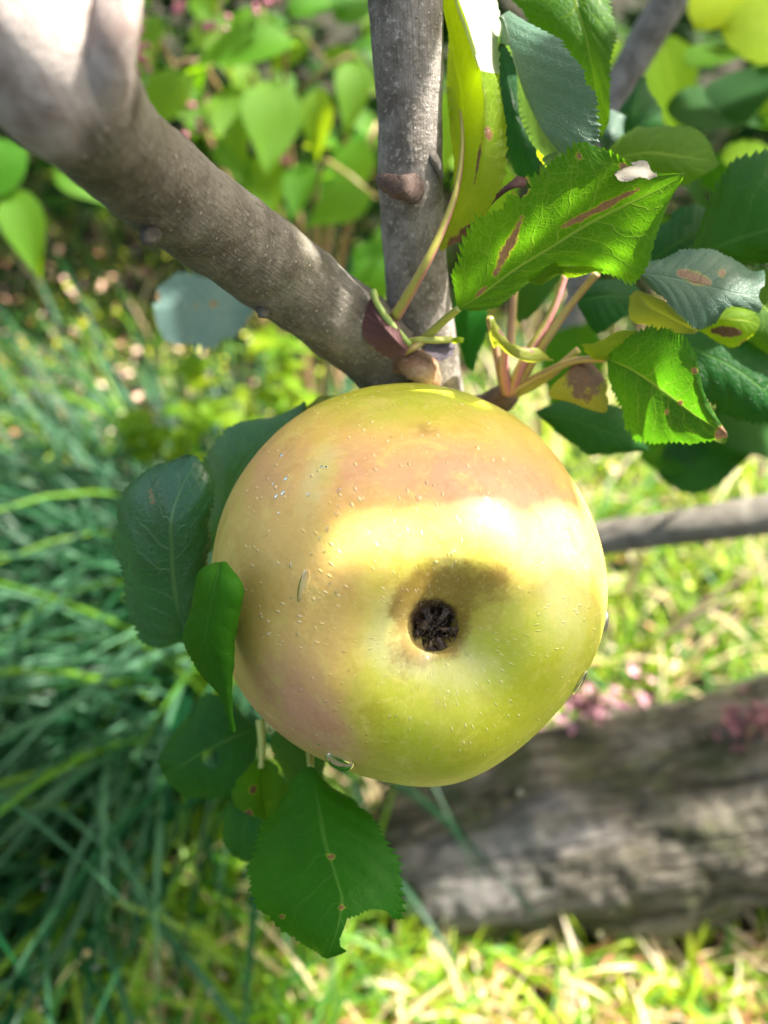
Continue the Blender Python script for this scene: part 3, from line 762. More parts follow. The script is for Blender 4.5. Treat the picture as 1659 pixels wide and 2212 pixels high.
leaf([(1500, 690, .19, 1508, 700, .19, 1510, 715, .19), (1545, 662, .19, 1550, 690, .187, 1550, 735, .19), (1595, 660, .188, 1595, 690, .186, 1595, 750, .19), (1640, 690, .188, 1640, 700, .188, 1638, 712, .188)], M['leaf_light'], tree, spots=[(1540, 715, 12, 1600, 720), (1610, 745, 14)])
leaf([(1305, 772, .188, 1310, 775, .188, 1312, 782, .188), (1385, 712, .178, 1370, 800, .184, 1322, 860, .190), (1452, 722, .173, 1432, 842, .181, 1362, 945, .190), (1502, 762, .175, 1495, 892, .180, 1452, 952, .185), (1522, 850, .177, 1535, 918, .178, 1520, 958, .180), (1570, 938, .177, 1572, 940, .177, 1572, 944, .177)],
     M['leaf'], tree, nlat=7, spots=[(1562, 938, 16), (1470, 870, 6), (1440, 890, 7), (1500, 800, 8)], petiole=[(1095, 850, .205), (1160, 815, .200), (1240, 780, .193), (1310, 775, .188)], pmat='petiole_tan', label='leaf with a sunlit yellow half and a red tip')
leaf([(1240, 772, .194, 1250, 770, .194, 1262, 775, .194), (1205, 825, .194, 1255, 810, .19, 1310, 815, .19), (1190, 858, .194, 1265, 850, .19, 1312, 850, .19), (1260, 880, .192, 1300, 892, .191, 1312, 890, .191)], M['leaf_yellow'], tree, tooth=.075, spots=[(1262, 812, 52), (1285, 820, 45)], label='yellow leaf with a large brown patch')
leaf([(1255, 745, .19, 1262, 750, .19, 1262, 760, .19), (1290, 735, .19, 1300, 750, .187, 1290, 778, .188), (1340, 715, .188, 1340, 735, .186, 1330, 770, .187), (1375, 712, .187, 1376, 714, .187, 1377, 718, .187)], M['leaf_light'], tree)
leaf([(1235, 640, .205, 1245, 650, .205, 1250, 665, .205), (1290, 600, .206, 1300, 640, .203, 1290, 720, .204), (1350, 610, .206, 1350, 640, .203, 1340, 690, .204), (1400, 640, .204, 1402, 642, .204, 1404, 650, .204)], M['leaf_dark'], tree)
leaf([(1055, 685, .19, 1060, 690, .19, 1068, 690, .19), (1062, 725, .19, 1075, 735, .186, 1085, 720, .185), (1085, 760, .19, 1110, 770, .184, 1115, 745, .185), (1140, 775, .19, 1150, 780, .186, 1160, 755, .187), (1195, 775, .19, 1196, 778, .19, 1197, 780, .19)], M['leaf_yellow'], tree, teeth=18, spots=[(1080, 715, 10, 1150, 760)], label='small yellow leaf curled into a cup')
for q in ([(1095, 850, .206), (1080, 800, .203), (1066, 730, .2), (1058, 690, .19)], [(1100, 850, .205), (1090, 800, .2), (1092, 750, .195)], [(1105, 850, .205), (1130, 780, .198), (1190, 680, .194), (1222, 590, .192)],
          [(1110, 848, .205), (1165, 755, .197), (1240, 650, .19), (1290, 590, .184)], [(1115, 850, .206), (1180, 815, .2), (1250, 755, .196)], [(1102, 760, .212), (1106, 690, .212), (1112, 600, .21)]):
    w = [P(*p) for p in q]
    v, f, u = tube(w, [.0013, .0011, .0009, .0009][:len(w)], 24, 12, 0.05, 500)
    mesh_obj('petiole', v, f, M['petiole_pink' if q[0][0] in (1100, 1115, 1105) else 'petiole_tan'], spur, w[0], u)
leaf([(1400, 700, .205, 1405, 705, .205, 1412, 712, .205), (1470, 700, .207, 1480, 745, .203, 1450, 800, .205), (1580, 700, .206, 1580, 790, .20, 1530, 870, .203), (1680, 750, .204, 1660, 850, .199, 1600, 910, .202), (1720, 900, .203, 1722, 905, .203, 1724, 910, .203)], M['leaf_dark'], tree)
leaf([(1590, 600, .2, 1595, 605, .2, 1600, 612, .2), (1660, 590, .202, 1650, 660, .198, 1610, 700, .2), (1760, 640, .2, 1720, 730, .196, 1650, 760, .198), (1800, 800, .198, 1800, 805, .198, 1800, 810, .198)], M['leaf'], tree)
leaf([(1155, 890, .225, 1160, 895, .225, 1165, 900, .225), (1230, 860, .226, 1235, 905, .222, 1220, 945, .224), (1330, 880, .225, 1320, 935, .221, 1290, 985, .223), (1400, 965, .224, 1402, 968, .224, 1404, 972, .224)], M['leaf_dark'], tree)
leaf([(1120, 700, .23, 1130, 690, .23, 1140, 690, .23), (1090, 610, .23, 1150, 600, .226, 1200, 620, .228), (1120, 500, .23, 1190, 510, .226, 1240, 540, .228), (1225, 430, .229, 1228, 430, .229, 1232, 432, .229)], M['leaf_dark'], tree)
leaf([(1300, 340, .21, 1305, 345, .21, 1310, 352, .21), (1390, 270, .212, 1400, 330, .207, 1390, 390, .209), (1480, 270, .21, 1480, 340, .206, 1470, 400, .208), (1550, 350, .209, 1552, 352, .209, 1554, 356, .209)], M['leaf'], tree)
leaf([(1005, 790, .23, 1015, 800, .23, 1025, 800, .23), (980, 690, .231, 1010, 700, .227, 1050, 710, .229), (985, 600, .23, 1010, 600, .226, 1045, 600, .228), (1010, 520, .229, 1012, 520, .229, 1016, 522, .229)], M['leaf_mid'], tree)
leaf([(1370, 320, .25, 1375, 322, .25, 1380, 322, .25), (1335, 270, .25, 1368, 260, .246, 1418, 290, .25), (1355, 205, .25, 1375, 215, .246, 1424, 240, .25), (1390, 165, .25, 1393, 165, .25, 1396, 168, .25)], M['leaf_dark'], tree)
leaf([(1300, 330, .235, 1310, 335, .235, 1320, 335, .235), (1290, 290, .235, 1320, 290, .23, 1350, 300, .235), (1310, 235, .235, 1330, 240, .235, 1350, 250, .235)], M['leaf_grey'], tree, teeth=16)
# dead leaf at the fork, and the grey scrap
leaf([(872, 768, .184, 880, 760, .184, 884, 750, .184), (830, 772, .185, 855, 735, .181, 868, 720, .183), (788, 730, .186, 825, 700, .182, 848, 690, .184), (790, 672, .186, 808, 665, .184, 825, 664, .185), (803, 628, .185, 805, 628, .185, 808, 628, .185)], M['leaf_dead'], tree, teeth=26, tooth=.09, camber=.0, corr=.015, label='dead purple-brown leaf stuck at the fork')
leaf([(912, 740, .187, 915, 738, .187, 920, 735, .187), (922, 764, .1865, 935, 752, .187, 950, 733, .188), (956, 776, .186, 963, 757, .187, 972, 738, .188), (978, 768, .187, 981, 756, .187, 984, 742, .188)], M['leaf_deadgrey'], tree, teeth=16, camber=0, ruffle=.2)
leaf([(965, 735, .187, 968, 733, .187, 970, 730, .187), (980, 742, .187, 985, 735, .186, 990, 728, .186), (1000, 740, .187, 1001, 735, .187, 1002, 730, .187)], M['leaf_light'], tree, teeth=6)
for q, pm in (([(865, 745, .19), (900, 735, .187), (945, 735, .186), (975, 733, .187)], 'petiole_green'), ([(855, 765, .19), (885, 755, .187), (915, 738, .187)], 'petiole_tan'), ([(885, 745, .185), (845, 700, .183), (815, 655, .184), (806, 628, .185)], 'petiole_green')):
    w = [P(*p) for p in q]
    v, f, u = tube(w, [.0008] * len(w), 20, 10, 0.10, 500)
    mesh_obj('petiole', v, f, M[pm], shoot, w[0], u)
# left-hand leaves
leaf([(392, 1388, .205, 397, 1392, .204, 404, 1392, .204), (300, 1362, .205, 392, 1325, .196, 425, 1390, .2), (250, 1275, .203, 380, 1250, .190, 447, 1285, .195), (242, 1180, .2, 372, 1175, .184, 456, 1175, .19), (268, 1100, .198, 375, 1110, .181, 440, 1115, .187), (318, 1035, .195, 396, 1045, .180, 458, 1055, .184), (378, 990, .188, 420, 1000, .181, 448, 1015, .183), (405, 984, .183, 418, 983, .183, 428, 988, .183)],
     M['leaf_sheen'], tree, teeth=46, tooth=.075, nlat=7, spots=[(325, 1055, 4, 330, 1090)], label='large oval dark leaf left of the apple')
leaf([(450, 1190, .215, 470, 1190, .214, 490, 1190, .214), (435, 1080, .215, 480, 1100, .21, 540, 1110, .212), (440, 995, .213, 520, 1010, .207, 600, 1030, .21), (500, 925, .21, 580, 940, .205, 640, 965, .208), (580, 900, .208, 630, 905, .204, 668, 920, .206), (655, 868, .205, 658, 868, .205, 661, 870, .205)], M['leaf_sheen'], tree, label='dark leaf half hidden behind the apple')
leaf([(462, 1220, .150, 475, 1217, .149, 485, 1218, .149, 492, 1222, .152), (428, 1250, .152, 470, 1250, .146, 518, 1268, .146, 500, 1290, .158), (408, 1310, .156, 455, 1315, .147, 508, 1315, .147, 490, 1325, .160), (398, 1370, .158, 447, 1380, .149, 490, 1383, .149, 480, 1390, .160), (440, 1432, .156, 470, 1430, .150, 494, 1432, .150, 488, 1440, .158), (476, 1490, .155, 486, 1490, .151, 498, 1482, .151, 495, 1495, .156), (498, 1578, .152, 503, 1580, .152, 506, 1580, .152, 507, 1578, .153)],
     M['leaf_mid'], tree, teeth=40, tooth=.075, cols=(-1, 0, 0.6, 1), label='folded green leaf resting on the left side of the apple')
leaf([(545, 1560, .215, 555, 1575, .214, 558, 1590, .214), (470, 1505, .217, 500, 1595, .21, 540, 1690, .212), (400, 1540, .217, 440, 1625, .209, 480, 1725, .211), (355, 1610, .216, 390, 1655, .21, 410, 1732, .212), (350, 1665, .214, 353, 1668, .214, 357, 1675, .214)], M['leaf_dark'], tree, bites=[(455, 1640, 17)], label='dark leaf with a hole below the apple')
leaf([(668, 1655, .186, 672, 1657, .186, 677, 1658, .186), (603, 1715, .187, 690, 1740, .180, 768, 1730, .183), (552, 1800, .185, 703, 1822, .175, 826, 1810, .179), (552, 1890, .182, 722, 1885, .172, 872, 1905, .175), (570, 1962, .178, 738, 1940, .169, 866, 2000, .172), (640, 2045, .173, 728, 2010, .167, 800, 2045, .169), (700, 2068, .168, 705, 2070, .168, 712, 2066, .168)],
     M['leaf_mid'], tree, teeth=46, tooth=.075, camber=.07, nlat=7, bites=[(806, 2040, 68)], spots=[(715, 1850, 8), (590, 1720, 6), (740, 1960, 8), (610, 1980, 5)], petiole=[(665, 1560, .205), (668, 1610, .196), (672, 1660, .186)], label='big hanging leaf with a bite out of its tip')
leaf([(560, 1640, .196, 564, 1640, .196, 568, 1640, .196), (515, 1675, .194, 564, 1690, .199, 605, 1670, .194), (505, 1725, .193, 568, 1730, .198, 628, 1700, .194), (545, 1765, .194, 575, 1768, .196, 600, 1745, .194), (574, 1775, .195, 576, 1776, .195, 578, 1775, .195)], M['leaf_mid'], tree, teeth=24, spots=[(548, 1705, 12), (532, 1760, 12), (620, 1715, 7)], petiole=[(562, 1555, .2), (566, 1610, .198), (564, 1660, .196)], label='small cupped leaf with purple spots')
leaf([(540, 1720, .215, 545, 1720, .215, 550, 1720, .215), (490, 1740, .216, 530, 1775, .212, 590, 1760, .213), (478, 1800, .216, 525, 1815, .212, 598, 1810, .213), (520, 1860, .215, 560, 1858, .214, 590, 1850, .214)], M['leaf_dark'], tree)
leaf([(600, 1560, .212, 610, 1555, .212, 620, 1560, .212), (590, 1625, .212, 640, 1640, .208, 690, 1620, .21), (620, 1690, .21, 660, 1700, .207, 700, 1680, .208), (650, 1740, .209, 653, 1742, .209, 656, 1740, .209)], M['leaf_dark'], tree)
leaf([(655, 880, .206, 660, 882, .206, 662, 890, .206), (690, 858, .206, 695, 868, .204, 700, 885, .205), (730, 853, .206, 731, 855, .206, 733, 858, .206)], M['leaf_yellow'], tree, teeth=10)
leaf([(548, 655, .31, 550, 660, .31, 552, 668, .31), (500, 622, .312, 505, 668, .3115, 512, 722, .312), (440, 598, .312, 450, 668, .3115, 455, 752, .31), (375, 592, .312, 395, 668, .3115, 400, 745, .3115), (338, 622, .312, 355, 672, .3115, 358, 738, .3115), (330, 655, .31, 334, 680, .3115, 340, 705, .3115)], M['leaf_blue'], tree, teeth=16, tooth=.12, camber=0, ruffle=.05, bites=[(488, 748, 14), (330, 640, 14)], spots=[(460, 655, 9), (425, 660, 5)], petiole=[(640, 655, .215), (600, 655, .26), (550, 660, .31)], label='pale sky-blue leaf hanging in the blur under the limb')

# ------------------------------------------------------------------ water drops
def drop(px, py, r, fl, label, group, stretch=1.0, sag=0.0):
    h, n = on_apple(px, py)
    if h is None:
        # just past the outline: nearest point of the skin
        co_, nn_, i, ds = bvh.find_nearest(Vector(P(px, py, AP_D)))
        h, n = np.array(co_), np.array(nn_)
    if n @ (h - AC) < 0: n = -n
    bm = bmesh.new(); bmesh.ops.create_icosphere(bm, subdivisions=3, radius=1.0)
    down = np.array([0, 0, -1.0]); down = down - n * (down @ n); down /= np.linalg.norm(down)
    sd = np.cross(n, down)
    V = []
    for v in bm.verts:
        x, y, z = v.co
        k = 1 - 0.25 * y if stretch > 1 else 1
        V.append(h + (sd * x * k + down * (y * stretch) + n * (z * fl + 0.1)) * r + down * sag * max(0, z) * r)
    fs = [tuple(v.index for v in f.verts) for f in bm.faces]; bm.free()
    return tag(mesh_obj('water_drop', V, fs, M['water'], None, h), label, 'water drop', group)
DG = 'rain drops on the apple'
drop(736, 1640, .0029, .55, 'largest clear water drop, hanging at the lower left edge of the apple', DG, 1.15, .2)
drop(1306, 1350, .0026, .6, 'water drop bulging from the right edge of the apple', DG, 1.5, .2)
drop(1232, 1545, .0022, .6, 'water drop on the lower right outline of the apple', DG, 1.2, .2)
drop(1195, 1592, .0020, .5, 'water drop at the bottom right rim of the apple, next to the log', DG, 1.2, .2)
drop(1250, 1475, .0017, .35, 'long water trickle low on the right flank of the apple', DG, 2.4)
drop(1100, 1640, .0018, .4, 'flat water bead on the underside of the apple', DG, 1.0)
drop(655, 1265, .0009, .25, 'thin water trickle on the left cheek of the apple', DG, 3.6)
for i in range(26):
    a = rnd.random() * 6.28; q = rnd.random() ** .5
    px, py = (881 + 400 * q * math.cos(a), 1258 + 405 * q * math.sin(a)) if i > 22 else (rnd.uniform(590, 760), rnd.uniform(960, 1400))
    if math.hypot(px - 930, py - 1330) < 90: continue
    drop(px, py, rnd.uniform(.00025, .0005), .25, 'tiny water bead on the apple skin', 'tiny water beads on the apple', rnd.choice((1, 1, 1.3)))

# ------------------------------------------------------------------ background branches
br = thing('bare_branch', P(1240, 1180, .42), 'dark slim bare branch crossing level behind the right side of the apple', 'branch')
px_tube('bark', [(1180, 1185, .46, 34), (1320, 1160, .45, 37), (1500, 1135, .43, 40), (1660, 1110, .42, 43), (1900, 1070, .40, 46)], M['bark'], br, 40, 20, .05, 60)
b2 = thing('upright_branch', P(1330, 250, .34), 'grey upright branch in the upper right corner, blurred, with a sunlit patch', 'branch')
px_tube('bark', [(1225, 760, .42, 26), (1260, 560, .40, 28), (1320, 240, .36, 34), (1375, 120, .35, 36), (1440, 10, .34, 39), (1540, -200, .33, 42)], M['bark_grey'], b2, 60, 24, .05, 80)

# generic leaf meshes (unit length along +x, base at the origin)
def gleaf(name, ratio, tip, curl, mat, fold=0.25, n=14, teeth=0.0):
    V, U = [], []
    for i in range(n + 1):
        s = i / n
        w = ratio * (math.sin(math.pi * s ** 0.75)) ** 0.9 * (1 - tip * s * s)
        if teeth: w *= 1 + teeth * ((s * 11) % 1 - 0.5)
        for j in (-2, -1, 0, 1, 2):
            k = j / 2
            V.append((s, k * w, -curl * s * s + fold * abs(k) * w + 0.03 * math.sin(6 * s + 2 * k))); U.append((s, (k + 1) / 2))
    fs = np.array([(i * 5 + j, i * 5 + j + 1, i * 5 + j + 6, i * 5 + j + 5) for i in range(n) for j in range(4)])
    me = mesh_data(name, V, fs); set_uv(me, U); set_float(me, 'blotch', np.zeros(len(V)))
    me.materials.append(mat)
    return me
def gleaf_obj(me, parent, pos, direc, normal, size, name='leaf'):
    o = bpy.data.objects.new(name, me); COL.objects.link(o)
    x = np.asarray(direc, float); x /= np.linalg.norm(x)
    z = np.asarray(normal, float); z = z - x * (z @ x); z /= np.linalg.norm(z)
    y = np.cross(z, x)
    m = Matrix(((x[0], y[0], z[0]), (x[1], y[1], z[1]), (x[2], y[2], z[2]))).to_4x4()
    o.parent = parent
    loc = np.asarray(pos) - WO[parent.name]
    o.matrix_local = Matrix.Translation(Vector(loc)) @ m @ Matrix.Scale(size, 4)
    return o
def cdir(r, u, t):      # direction from right / up / towards the viewer
    return RT * r + UP * u - FW * t

SH = [gleaf('shrub_leaf_a', .30, .55, .18, M['shrub_leaf']), gleaf('shrub_leaf_b', .34, .5, .05, M['shrub_leaf'], .15), gleaf('shrub_leaf_c', .27, .5, .30, M['shrub_leaf'], .35)]
AL = [gleaf('tree_leaf_a', .32, .65, .15, M['far_green'], teeth=.12, n=30), gleaf('tree_leaf_b', .35, .65, .05, M['far_dark'], .15, teeth=.12, n=30), gleaf('tree_leaf_c', .33, .65, .2, M['far_light'], .2, teeth=.12, n=30)]
HB = [gleaf('herb_leaf_a', .40, .1, .12, M['herb_leaf']), gleaf('herb_leaf_b', .32, .2, .25, M['herb_leaf'])]

# leaves on the upright branch
spots_b2 = [(1560, 60, .40, 1, -.2, .12, 2), (1640, 130, .42, .4, -1, .11, 2), (1480, 140, .40, 1, .3, .07, 0), (1440, 230, .38, .9, -.2, .075, 1), (1520, 260, .38, .8, .5, .07, 1), (1500, 60, .44, .8, .7, .09, 2), (1620, 330, .42, .5, -.9, .08, 0), (1560, 330, .40, 1, -.4, .07, 2), (1420, 300, .36, .7, -.8, .06, 1),
            (1500, 380, .42, 1, -.1, .08, 0), (1290, 40, .46, -.5, -.8, .08, 2), (1340, 90, .46, -.8, -.5, .07, 2), (1330, 480, .42, .9, -.4, .09, 0), (1400, 680, .40, .8, -.6, .09, 1), (1500, 790, .38, 1, -.3, .09, 0), (1540, 880, .38, .8, -.5, .08, 1), (1380, 985, .38, .8, .1, .06, 0), (1420, 1020, .38, .9, .2, .07, 1), (1260, 700, .40, -.3, -1, .08, 0), (1560, 700, .36, .9, -.5, .09, 1), (1420, 80, .5, .4, -1, .1, 2), (1250, 300, .45, -.2, -1, .09, 0), (1040, 330, .45, .1, -1, .09, 2), (1000, 180, .48, -.3, -1, .09, 2)]
for (a, b, d, r_, u_, sz, k) in spots_b2:
    gleaf_obj(AL[k], b2, P(a, b, d), cdir(r_, u_, rnd.uniform(-.3, .3)), cdir(rnd.uniform(-.4, .4), rnd.uniform(.1, .7), rnd.uniform(.5, 1)), sz * .66)

# ------------------------------------------------------------------ berry shrub (upper left)
shrub0 = P(600, 500, .62)
shrub = thing('berry_shrub', (shrub0[0], shrub0[1] + .08, 0), 'leafy shrub with pointed drooping leaves and pink berries behind the limb', 'shrub')
sx, sy = WO[shrub.name][0], WO[shrub.name][1]
for (a, b, d) in ((430, 120, .58), (620, 60, .6), (760, 120, .62), (330, 60, .62), (700, 350, .62), (540, 160, .56), (820, 260, .66), (240, 150, .66)):
    tp = P(a, b, d)
    mid_ = (np.array([sx, sy, 0]) * .5 + tp * .5) + np.array([0, .05, .08])
    v, f, u = tube([(sx + rnd.uniform(-.08, .08), sy + rnd.uniform(-.04, .1), 0), mid_, tp, tp + np.array([rnd.uniform(-.05, .05), -.02, -.02])], [.0035, .003, .0018, .001], 24, 8, .03, 80)
    mesh_obj('stem', v, f, M['petiole_tan'], shrub, v[0], u)
traced = [(640, 95, .56, -1, -.12, .10), (590, 170, .55, -.05, -1, .085), (690, 190, .56, -.1, -1, .06), (770, 130, .58, -.1, -1, .07), (480, 190, .56, .3, -1, .075), (400, 150, .56, -.6, -.8, .07), (660, 350, .58, -.2, -1, .06), (800, 410, .6, -1, -.6, .075), (350, 170, .6, .6, -.7, .07), (420, 50, .6, .5, -.6, .06), (500, 40, .62, .7, -.4, .07), (620, 30, .62, 1, .3, .08), (720, 40, .62, .7, .5, .07), (560, 60, .64, -.7, -.3, .08), (700, 110, .64, .8, -.5, .075), (330, 30, .62, -.4, -1, .07), (560, 330, .62, .2, -1, .07), (470, 300, .62, .7, -.9, .06), (780, 300, .62, -.3, -1, .07), (60, 320, .5, -.7, -.5, .08), (120, 330, .52, .8, -.6, .07), (30, 410, .5, .3, -1, .07), (860, 480, .6, -.3, -1, .06), (760, 550, .58, .8, -.2, .05), (840, 560, .55, -.6, -.8, .07)]
for (a, b, d, r_, u_, sz) in traced:
    gleaf_obj(rnd.choice(SH), shrub, P(a, b, d), cdir(r_, u_, rnd.uniform(-.15, .3)), cdir(rnd.uniform(-.3, .3), rnd.uniform(.1, .5), 1), sz * .76)
GAP = [P(x, y, .72) - sun_dir * (P(x, y, .72) @ sun_dir) for x in (430, 520, 610, 700, 790) for y in (640, 730, 820, 910)]
def blocks(p):      # would a leaf here shade the sunlit gap left of the apple?
    q = p - sun_dir * (p @ sun_dir)
    return min(np.linalg.norm(q - g) for g in GAP) < .055
for i in range(72):
    a, b = rnd.uniform(220, 1050), rnd.uniform(-60, 470)
    d = rnd.uniform(.62, .95)
    if blocks(P(a, b, d)): continue
    gleaf_obj(rnd.choice(SH), shrub, P(a, b, d), cdir(rnd.uniform(-1, 1), rnd.uniform(-1.2, .1), rnd.uniform(-.3, .4)), cdir(rnd.uniform(-.5, .5), rnd.uniform(0, 1), rnd.uniform(.3, 1)), rnd.uniform(.028, .058))
def ico(c, r, sub=2):
    bm = bmesh.new(); bmesh.ops.create_icosphere(bm, subdivisions=sub, radius=r)
    V = np.array([v.co[:] for v in bm.verts]) + c; fs = [tuple(v.index for v in f.verts) for f in bm.faces]; bm.free()
    return V, fs, np.zeros((len(V), 2))
bv_, bf_, _ = ico(np.zeros(3), .0035)
BERRY = mesh_data('berry', bv_ * .8, bf_); BERRY.materials.append(M['berry'])
for (a, b, d, n) in ((570, 10, .55, 9), (445, 235, .56, 5), (400, 280, .57, 5), (290, 90, .58, 7), (380, 0, .58, 6), (470, 70, .58, 5), (615, 350, .64, 4), (300, 120, .6, 6)):
    c0 = P(a, b, d)
    v, f, u = tube([c0 + UP * .03 + RT * .004, c0 + UP * .012, c0 - UP * .014], [.0008, .0007, .0005], 8, 6)
    cl = mesh_obj('berry_cluster', v, f, M['petiole_tan'], shrub, c0, u)
    for _ in range(n):
        o = bpy.data.objects.new('berry', BERRY); COL.objects.link(o); o.parent = cl
        o.location = RT * rnd.uniform(-.008, .008) + UP * rnd.uniform(-.014, .014) + FW * rnd.uniform(-.008, .008)
        o.scale = (rnd.uniform(.8, 1.2),) * 3

# ------------------------------------------------------------------ lying old trunk (lower right)
tr0 = P(850, 1865, .635)
trunk = thing('tree_trunk', (tr0[0], tr0[1], 0), 'weathered grey mossy tree trunk lying in the grass at the lower right', 'tree trunk')
ptsT = [(846, 1872, .638, 40), (852, 1870, .637, 95), (866, 1866, .636, 138), (890, 1860, .635, 160), (1000, 1838, .63, 174), (1200, 1792, .62, 194), (1450, 1740, .61, 212), (1660, 1698, .60, 224), (1950, 1650, .585, 265), (2500, 1560, .56, 300)]
v, f, u = tube([P(a, b, d) for a, b, d, r in ptsT], [r / F * d for a, b, d, r in ptsT], 220, 90, .07, 34, True, [(.12, 2.0, .010, .04, .5), (.25, 5.4, .010, .06, .5), (.35, 1.0, .012, .10, .5), (.6, 3.0, .014, .12, .6), (.2, 4.5, .01, .1, .5)])
u[:, 1] *= 1.0
tk = mesh_obj('bark', v, f, M['trunk'], trunk, None, u)

# ------------------------------------------------------------------ grass
def blades(n, basef, lenf, widf, dirf, tintf, seg=8, droop=(0.6, 1.4)):
    Vs, Fs, Cs = [], [], []
    o = 0
    for i in range(n):
        b = np.array(basef()); L = lenf(b); w = widf(); az, lean = dirf(b); dr = rnd.uniform(*droop)
        c0 = np.array(tintf(b))
        h = np.array([math.cos(az), math.sin(az), 0]); sd = np.array([-h[1], h[0], 0])
        tw = rnd.uniform(-.6, .6); p = b.copy(); a = lean
        for k in range(seg + 1):
            s = k / seg
            wk = w * (1 - s ** 2.2) * (0.7 + 0.6 * min(1, s * 3)) * .5
            nd = h * math.sin(a) + np.array([0, 0, 1]) * math.cos(a)
            nn = h * math.cos(a) - np.array([0, 0, 1]) * math.sin(a)
            sv = sd * math.cos(tw * s) + nn * math.sin(tw * s)
            Vs += [p - sv * wk, p + nn * wk * .35, p + sv * wk]
            cc = c0 * (0.85 + 0.3 * s); Cs += [cc, cc * 1.12, cc]
            if k < seg:
                q = o + 3 * k
                Fs += [(q, q + 1, q + 4, q + 3), (q + 1, q + 2, q + 5, q + 4)]
            p = p + nd * (L / seg); a = min(a + dr / seg * (1.0 + s), 2.9)
        o += 3 * (seg + 1)
    return np.array(Vs), np.array(Fs), np.array(Cs)

def lerp(a, b, t): return tuple(x + (y - x) * t for x, y in zip(a, b))
# long wet bluish grass on the left
clumps = [(-.11, .50), (-.13, .52), (-.22, .55), (-.16, .42), (-.30, .46), (-.13, .44), (-.33, .62), (-.24, .36), (-.40, .52), (-.14, .62), (-.30, .75), (-.24, .30), (-.45, .68), (-.36, .34)]
def lb():
    c = rnd.choice(clumps); return (c[0] + rnd.gauss(0, .035), c[1] + rnd.gauss(0, .035), 0.0)
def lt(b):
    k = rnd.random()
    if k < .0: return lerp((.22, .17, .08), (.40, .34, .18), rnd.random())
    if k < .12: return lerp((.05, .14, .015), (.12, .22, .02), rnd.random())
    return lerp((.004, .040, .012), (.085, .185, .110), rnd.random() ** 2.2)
def ld(b):
    base = math.atan2(b[1] - .47, b[0] + .10) if rnd.random() < .35 else rnd.gauss(math.pi * 1.28, .8)
    return base, rnd.uniform(.1, .7)
v, f, c = blades(1500, lb, lambda b: rnd.uniform(.20, .42), lambda: rnd.uniform(.0024, .0060), ld, lt, 10, (.7, 1.9))
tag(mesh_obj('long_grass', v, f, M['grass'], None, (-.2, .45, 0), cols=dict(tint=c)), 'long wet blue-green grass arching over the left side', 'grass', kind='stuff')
# meadow turf
def mb():
    while True:
        y = .12 + 2.4 * rnd.random() ** 1.6; x = rnd.uniform(-.35 - .55 * y, .35 + .6 * y)
        if x > .0 and .255 < y < .40 - .04 * x: continue
        return (x, y, 0.0)
def mt(b):
    k = rnd.random()
    right = b[0] > -.04
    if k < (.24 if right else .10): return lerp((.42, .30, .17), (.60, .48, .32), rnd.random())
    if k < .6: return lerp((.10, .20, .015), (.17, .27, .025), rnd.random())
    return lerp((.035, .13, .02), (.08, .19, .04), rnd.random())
def ml(b):      # kept short in front of and under the lying trunk
    if b[0] > -.02 and b[1] < .40: return rnd.uniform(.03, .07)
    return rnd.uniform(.05, .16)
v, f, c = blades(7500, mb, ml, lambda: rnd.uniform(.0022, .005), lambda b: (rnd.uniform(0, 6.28), rnd.uniform(.1, .9)), mt, 6, (.4, 1.6))
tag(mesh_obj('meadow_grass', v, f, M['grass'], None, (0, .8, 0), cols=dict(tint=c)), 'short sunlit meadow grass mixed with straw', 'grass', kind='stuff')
def sb():
    if rnd.random() < .6: return (rnd.uniform(-.16, .42), rnd.uniform(.11, .255), 0.0)
    return (rnd.uniform(.12, .75), rnd.uniform(.46, 1.0), 0.0)
def st_(b):
    k = rnd.random()
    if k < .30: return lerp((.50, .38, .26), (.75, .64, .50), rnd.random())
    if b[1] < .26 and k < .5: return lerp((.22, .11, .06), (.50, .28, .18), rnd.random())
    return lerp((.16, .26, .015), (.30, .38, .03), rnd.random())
v, f, c = blades(2600, sb, lambda b: rnd.uniform(.035, .075) if b[1] < .26 else rnd.uniform(.06, .15), lambda: rnd.uniform(.0018, .0045), lambda b: (rnd.uniform(0, 6.28), rnd.uniform(.2, 1.1)), st_, 6, (.3, 1.4))
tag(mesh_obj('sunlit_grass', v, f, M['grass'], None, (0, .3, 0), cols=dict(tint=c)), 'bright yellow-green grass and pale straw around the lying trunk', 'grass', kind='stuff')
# litter of leaf scraps on the soil and in the grass
def scraps(n, posf, sizef, tintf):
    V, Fc, C = [], [], []
    for i in range(n):
        p = np.array(posf()); s = sizef()
        x = np.array([rnd.gauss(0, 1), rnd.gauss(0, 1), rnd.gauss(0, .4)]); x /= np.linalg.norm(x)
        z = np.array([rnd.gauss(0, .5), rnd.gauss(0, .5), 1.0]); y = np.cross(z, x); y /= np.linalg.norm(y); z = np.cross(x, y)
        k = len(V); c0 = np.array(tintf())
        prof = [(-1, 0, .1), (-.5, .42, 0), (0, .5, .1), (.5, .38, 0), (1, 0, .15), (.5, -.36, 0), (0, -.52, .05), (-.5, -.4, 0)]
        for (a, b_, h) in prof: V.append(p + (x * a + y * b_ * rnd.uniform(.6, 1.2) + z * h) * s); C.append(c0 * rnd.uniform(.8, 1.2))
        V.append(p + z * s * rnd.uniform(-.25, .1)); C.append(c0)
        Fc += [(k + 8, k + j, k + (j + 1) % 8) for j in range(8)]
    return np.array(V), np.array(Fc), np.array(C)
def lp():
    y = .12 + 2.0 * rnd.random() ** 1.5
    if .2 < y < .42: y += .25
    return (rnd.uniform(-.3 - .5 * y, .3 + .55 * y), y, rnd.uniform(.004, .035))
